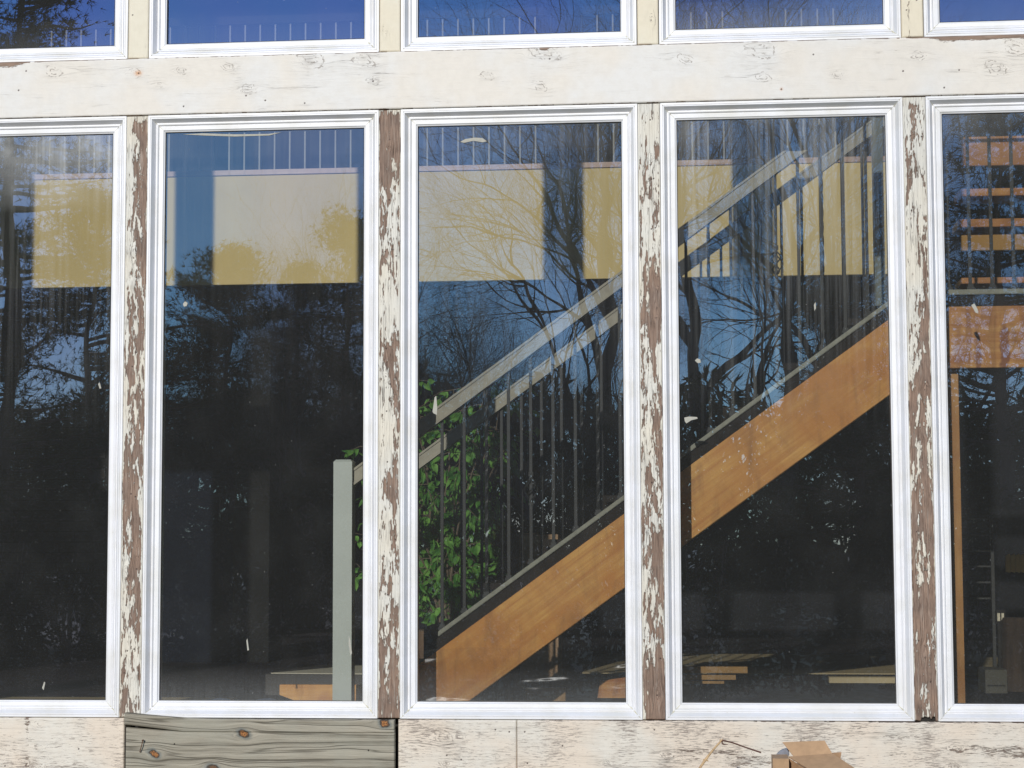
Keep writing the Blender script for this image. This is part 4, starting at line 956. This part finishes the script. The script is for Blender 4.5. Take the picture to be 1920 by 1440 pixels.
pine(mx(150,27), -27, 8.2, 3.2, 2, 'dark pine mirrored in the leftmost lower pane', tufts=9000)
pine(mx(400,30), -30, 7.4, 3.8, 3, 'wide low pine mirrored in the newel window', tufts=11000)
pine(mx(640,33), -33, 8.6, 2.9, 4, 'slender pine mirrored beside the second post', tufts=8000)
pine(mx(540,42), -42, 8.8, 3.6, 8, 'distant low pine mirrored in the middle of the newel window', tufts=8000)
pine(mx(760,38), -38, 6.6, 3.0, 5, 'low pine mirrored behind the second post', tufts=6500)
pine(mx(1580,24), -24, 6.0, 2.2, 6, 'dark evergreen mirrored low in the staircase window', tufts=6500)
pine(mx(1890,22), -22, 8.9, 2.7, 7, 'dark evergreen mirrored at the right edge', tufts=6500)
for (u, T, h, sd_, sp_, ln_, lab) in ((1120,60,26,21,.5,(-.06,0),'big bare tree mirrored in the plant window'),(1010,33,9.0,22,.6,(.1,0),'spreading low bare tree mirrored over the handrail'),
        (1330,55,23,23,.45,(.05,0),'tall bare tree mirrored at the third post'),(1450,48,20,24,.45,(-.05,0),'bare tree with dark trunk mirrored in the staircase window'),
        (1600,58,25,25,.45,(0,0),'bare tree mirrored at the right of the staircase window'),(1810,40,12.0,26,.5,(.05,0),'bare tree mirrored in the rightmost window'),(860,40,9.0,27,.5,(.05,0),'distant bare tree mirrored low in the plant window'),
        (1240,42,9.5,28,.5,(0,0),'distant bare tree between the two big bare ones'),(560,29,7.6,29,.6,(.1,0),'low bare tree tangled with the pines in the newel window'),(300,34,8.2,30,.6,(-.05,0),'low bare tree behind the first post'),(470,36,10.5,33,.55,(0,0),'middling bare tree in the newel window'),(680,38,11,34,.5,(-.05,0),'middling bare tree beside the second post'),(1020,26,7.5,31,.62,(-.35,0),'leaning low bare tree with arching twigs mirrored over the handrail')):
    bare_tree(mx(u,T), -T, h, sd_, lab, levels=6, spread=sp_, lean=ln_)
# clipped evergreen shrubs close behind
def shrub(x, y, h, rad, seed, label, n=5200):
    R = np.random.default_rng(seed); t = R.random(n)**.6; a = R.uniform(0, 6.283, n); z = R.random(n)
    env = rad*np.sqrt(np.clip(1-(z*1.02-.35)**2/.46, .02, 1))*(.75+.35*vnoise(a*2, z*5, seed))
    C = np.stack([x+np.cos(a)*env*t**.5, y+np.sin(a)*env*t**.5, ZG+.05+z*h*(.9+.2*vnoise(a, z*0, seed+1))], 1)
    D = R.normal(0, 1, (n,3)); D /= np.linalg.norm(D, axis=1, keepdims=True); Sx = np.cross(D, R.normal(0,1,(n,3))); Sx /= np.linalg.norm(Sx, axis=1, keepdims=True)
    Vv = np.stack([C-D*.04, C+Sx*.018, C+D*.045, C-Sx*.018], 1).reshape(-1,3); Ff = np.arange(4*n).reshape(-1,4)
    tt = empty('evergreen_shrub', (x, y, ZG), label, 'shrub', 'evergreen shrubs behind the viewer, reflected in the panes')
    me = bpy.data.meshes.new('foliage'); me.from_pydata(Vv.tolist(), [], Ff.tolist()); me.update(); f_ = link('foliage', me, mSHRUB, tt); f_['kind'] = 'stuff'
    sg = [((x,y,ZG-.05),(x,y,ZG+h*.6),.04,.02)]+[((x,y,ZG+.1*k),(x+R.normal(0,rad*.4),y+R.normal(0,rad*.3),ZG+h*.7),.02,.008) for k in range(5)]
    link('stem', segs_mesh('stem', sg, 5), mBARK, tt)
for k in range(13):
    u = -60+k*170; T = 13+1.5*math.sin(k*2.1); hh = 2.05+.35*math.sin(k*1.7+1); shrub(mx(u,T), -T, hh, .85, 200+k, 'dark evergreen shrub number %s from the left in the hedge behind the viewer' % ['one','two','three','four','five','six','seven','eight','nine','ten','eleven','twelve','thirteen'][k])
# distant wood as one mass
n = 60000; R = np.random.default_rng(77); T = R.uniform(50, 75, n); u = R.uniform(-500, 2500, n); hh = 4.6+2.6*vnoise(u/130, u*0, 4)+1.2*vnoise(u/35, u*0, 6)
C = np.stack([.778+(u-1314)/F_PX*(T+DIST), -T, ZG+R.random(n)**.8*hh], 1); D = R.normal(0,1,(n,3)); D[:,2] *= 1.6; D /= np.linalg.norm(D, axis=1, keepdims=True); Sx = np.cross(D, R.normal(0,1,(n,3))); Sx /= np.linalg.norm(Sx, axis=1, keepdims=True)
Vv = np.stack([C-D*.3, C+Sx*.06, C+D*.32, C-Sx*.06], 1).reshape(-1,3); me = bpy.data.meshes.new('distant_wood'); me.from_pydata(Vv.tolist(), [], np.arange(4*n).reshape(-1,4).tolist()); me.update()
tag(link('distant_wood', me, mPINE), 'dark distant wood along the horizon behind the viewer', 'wood', None, 'stuff')
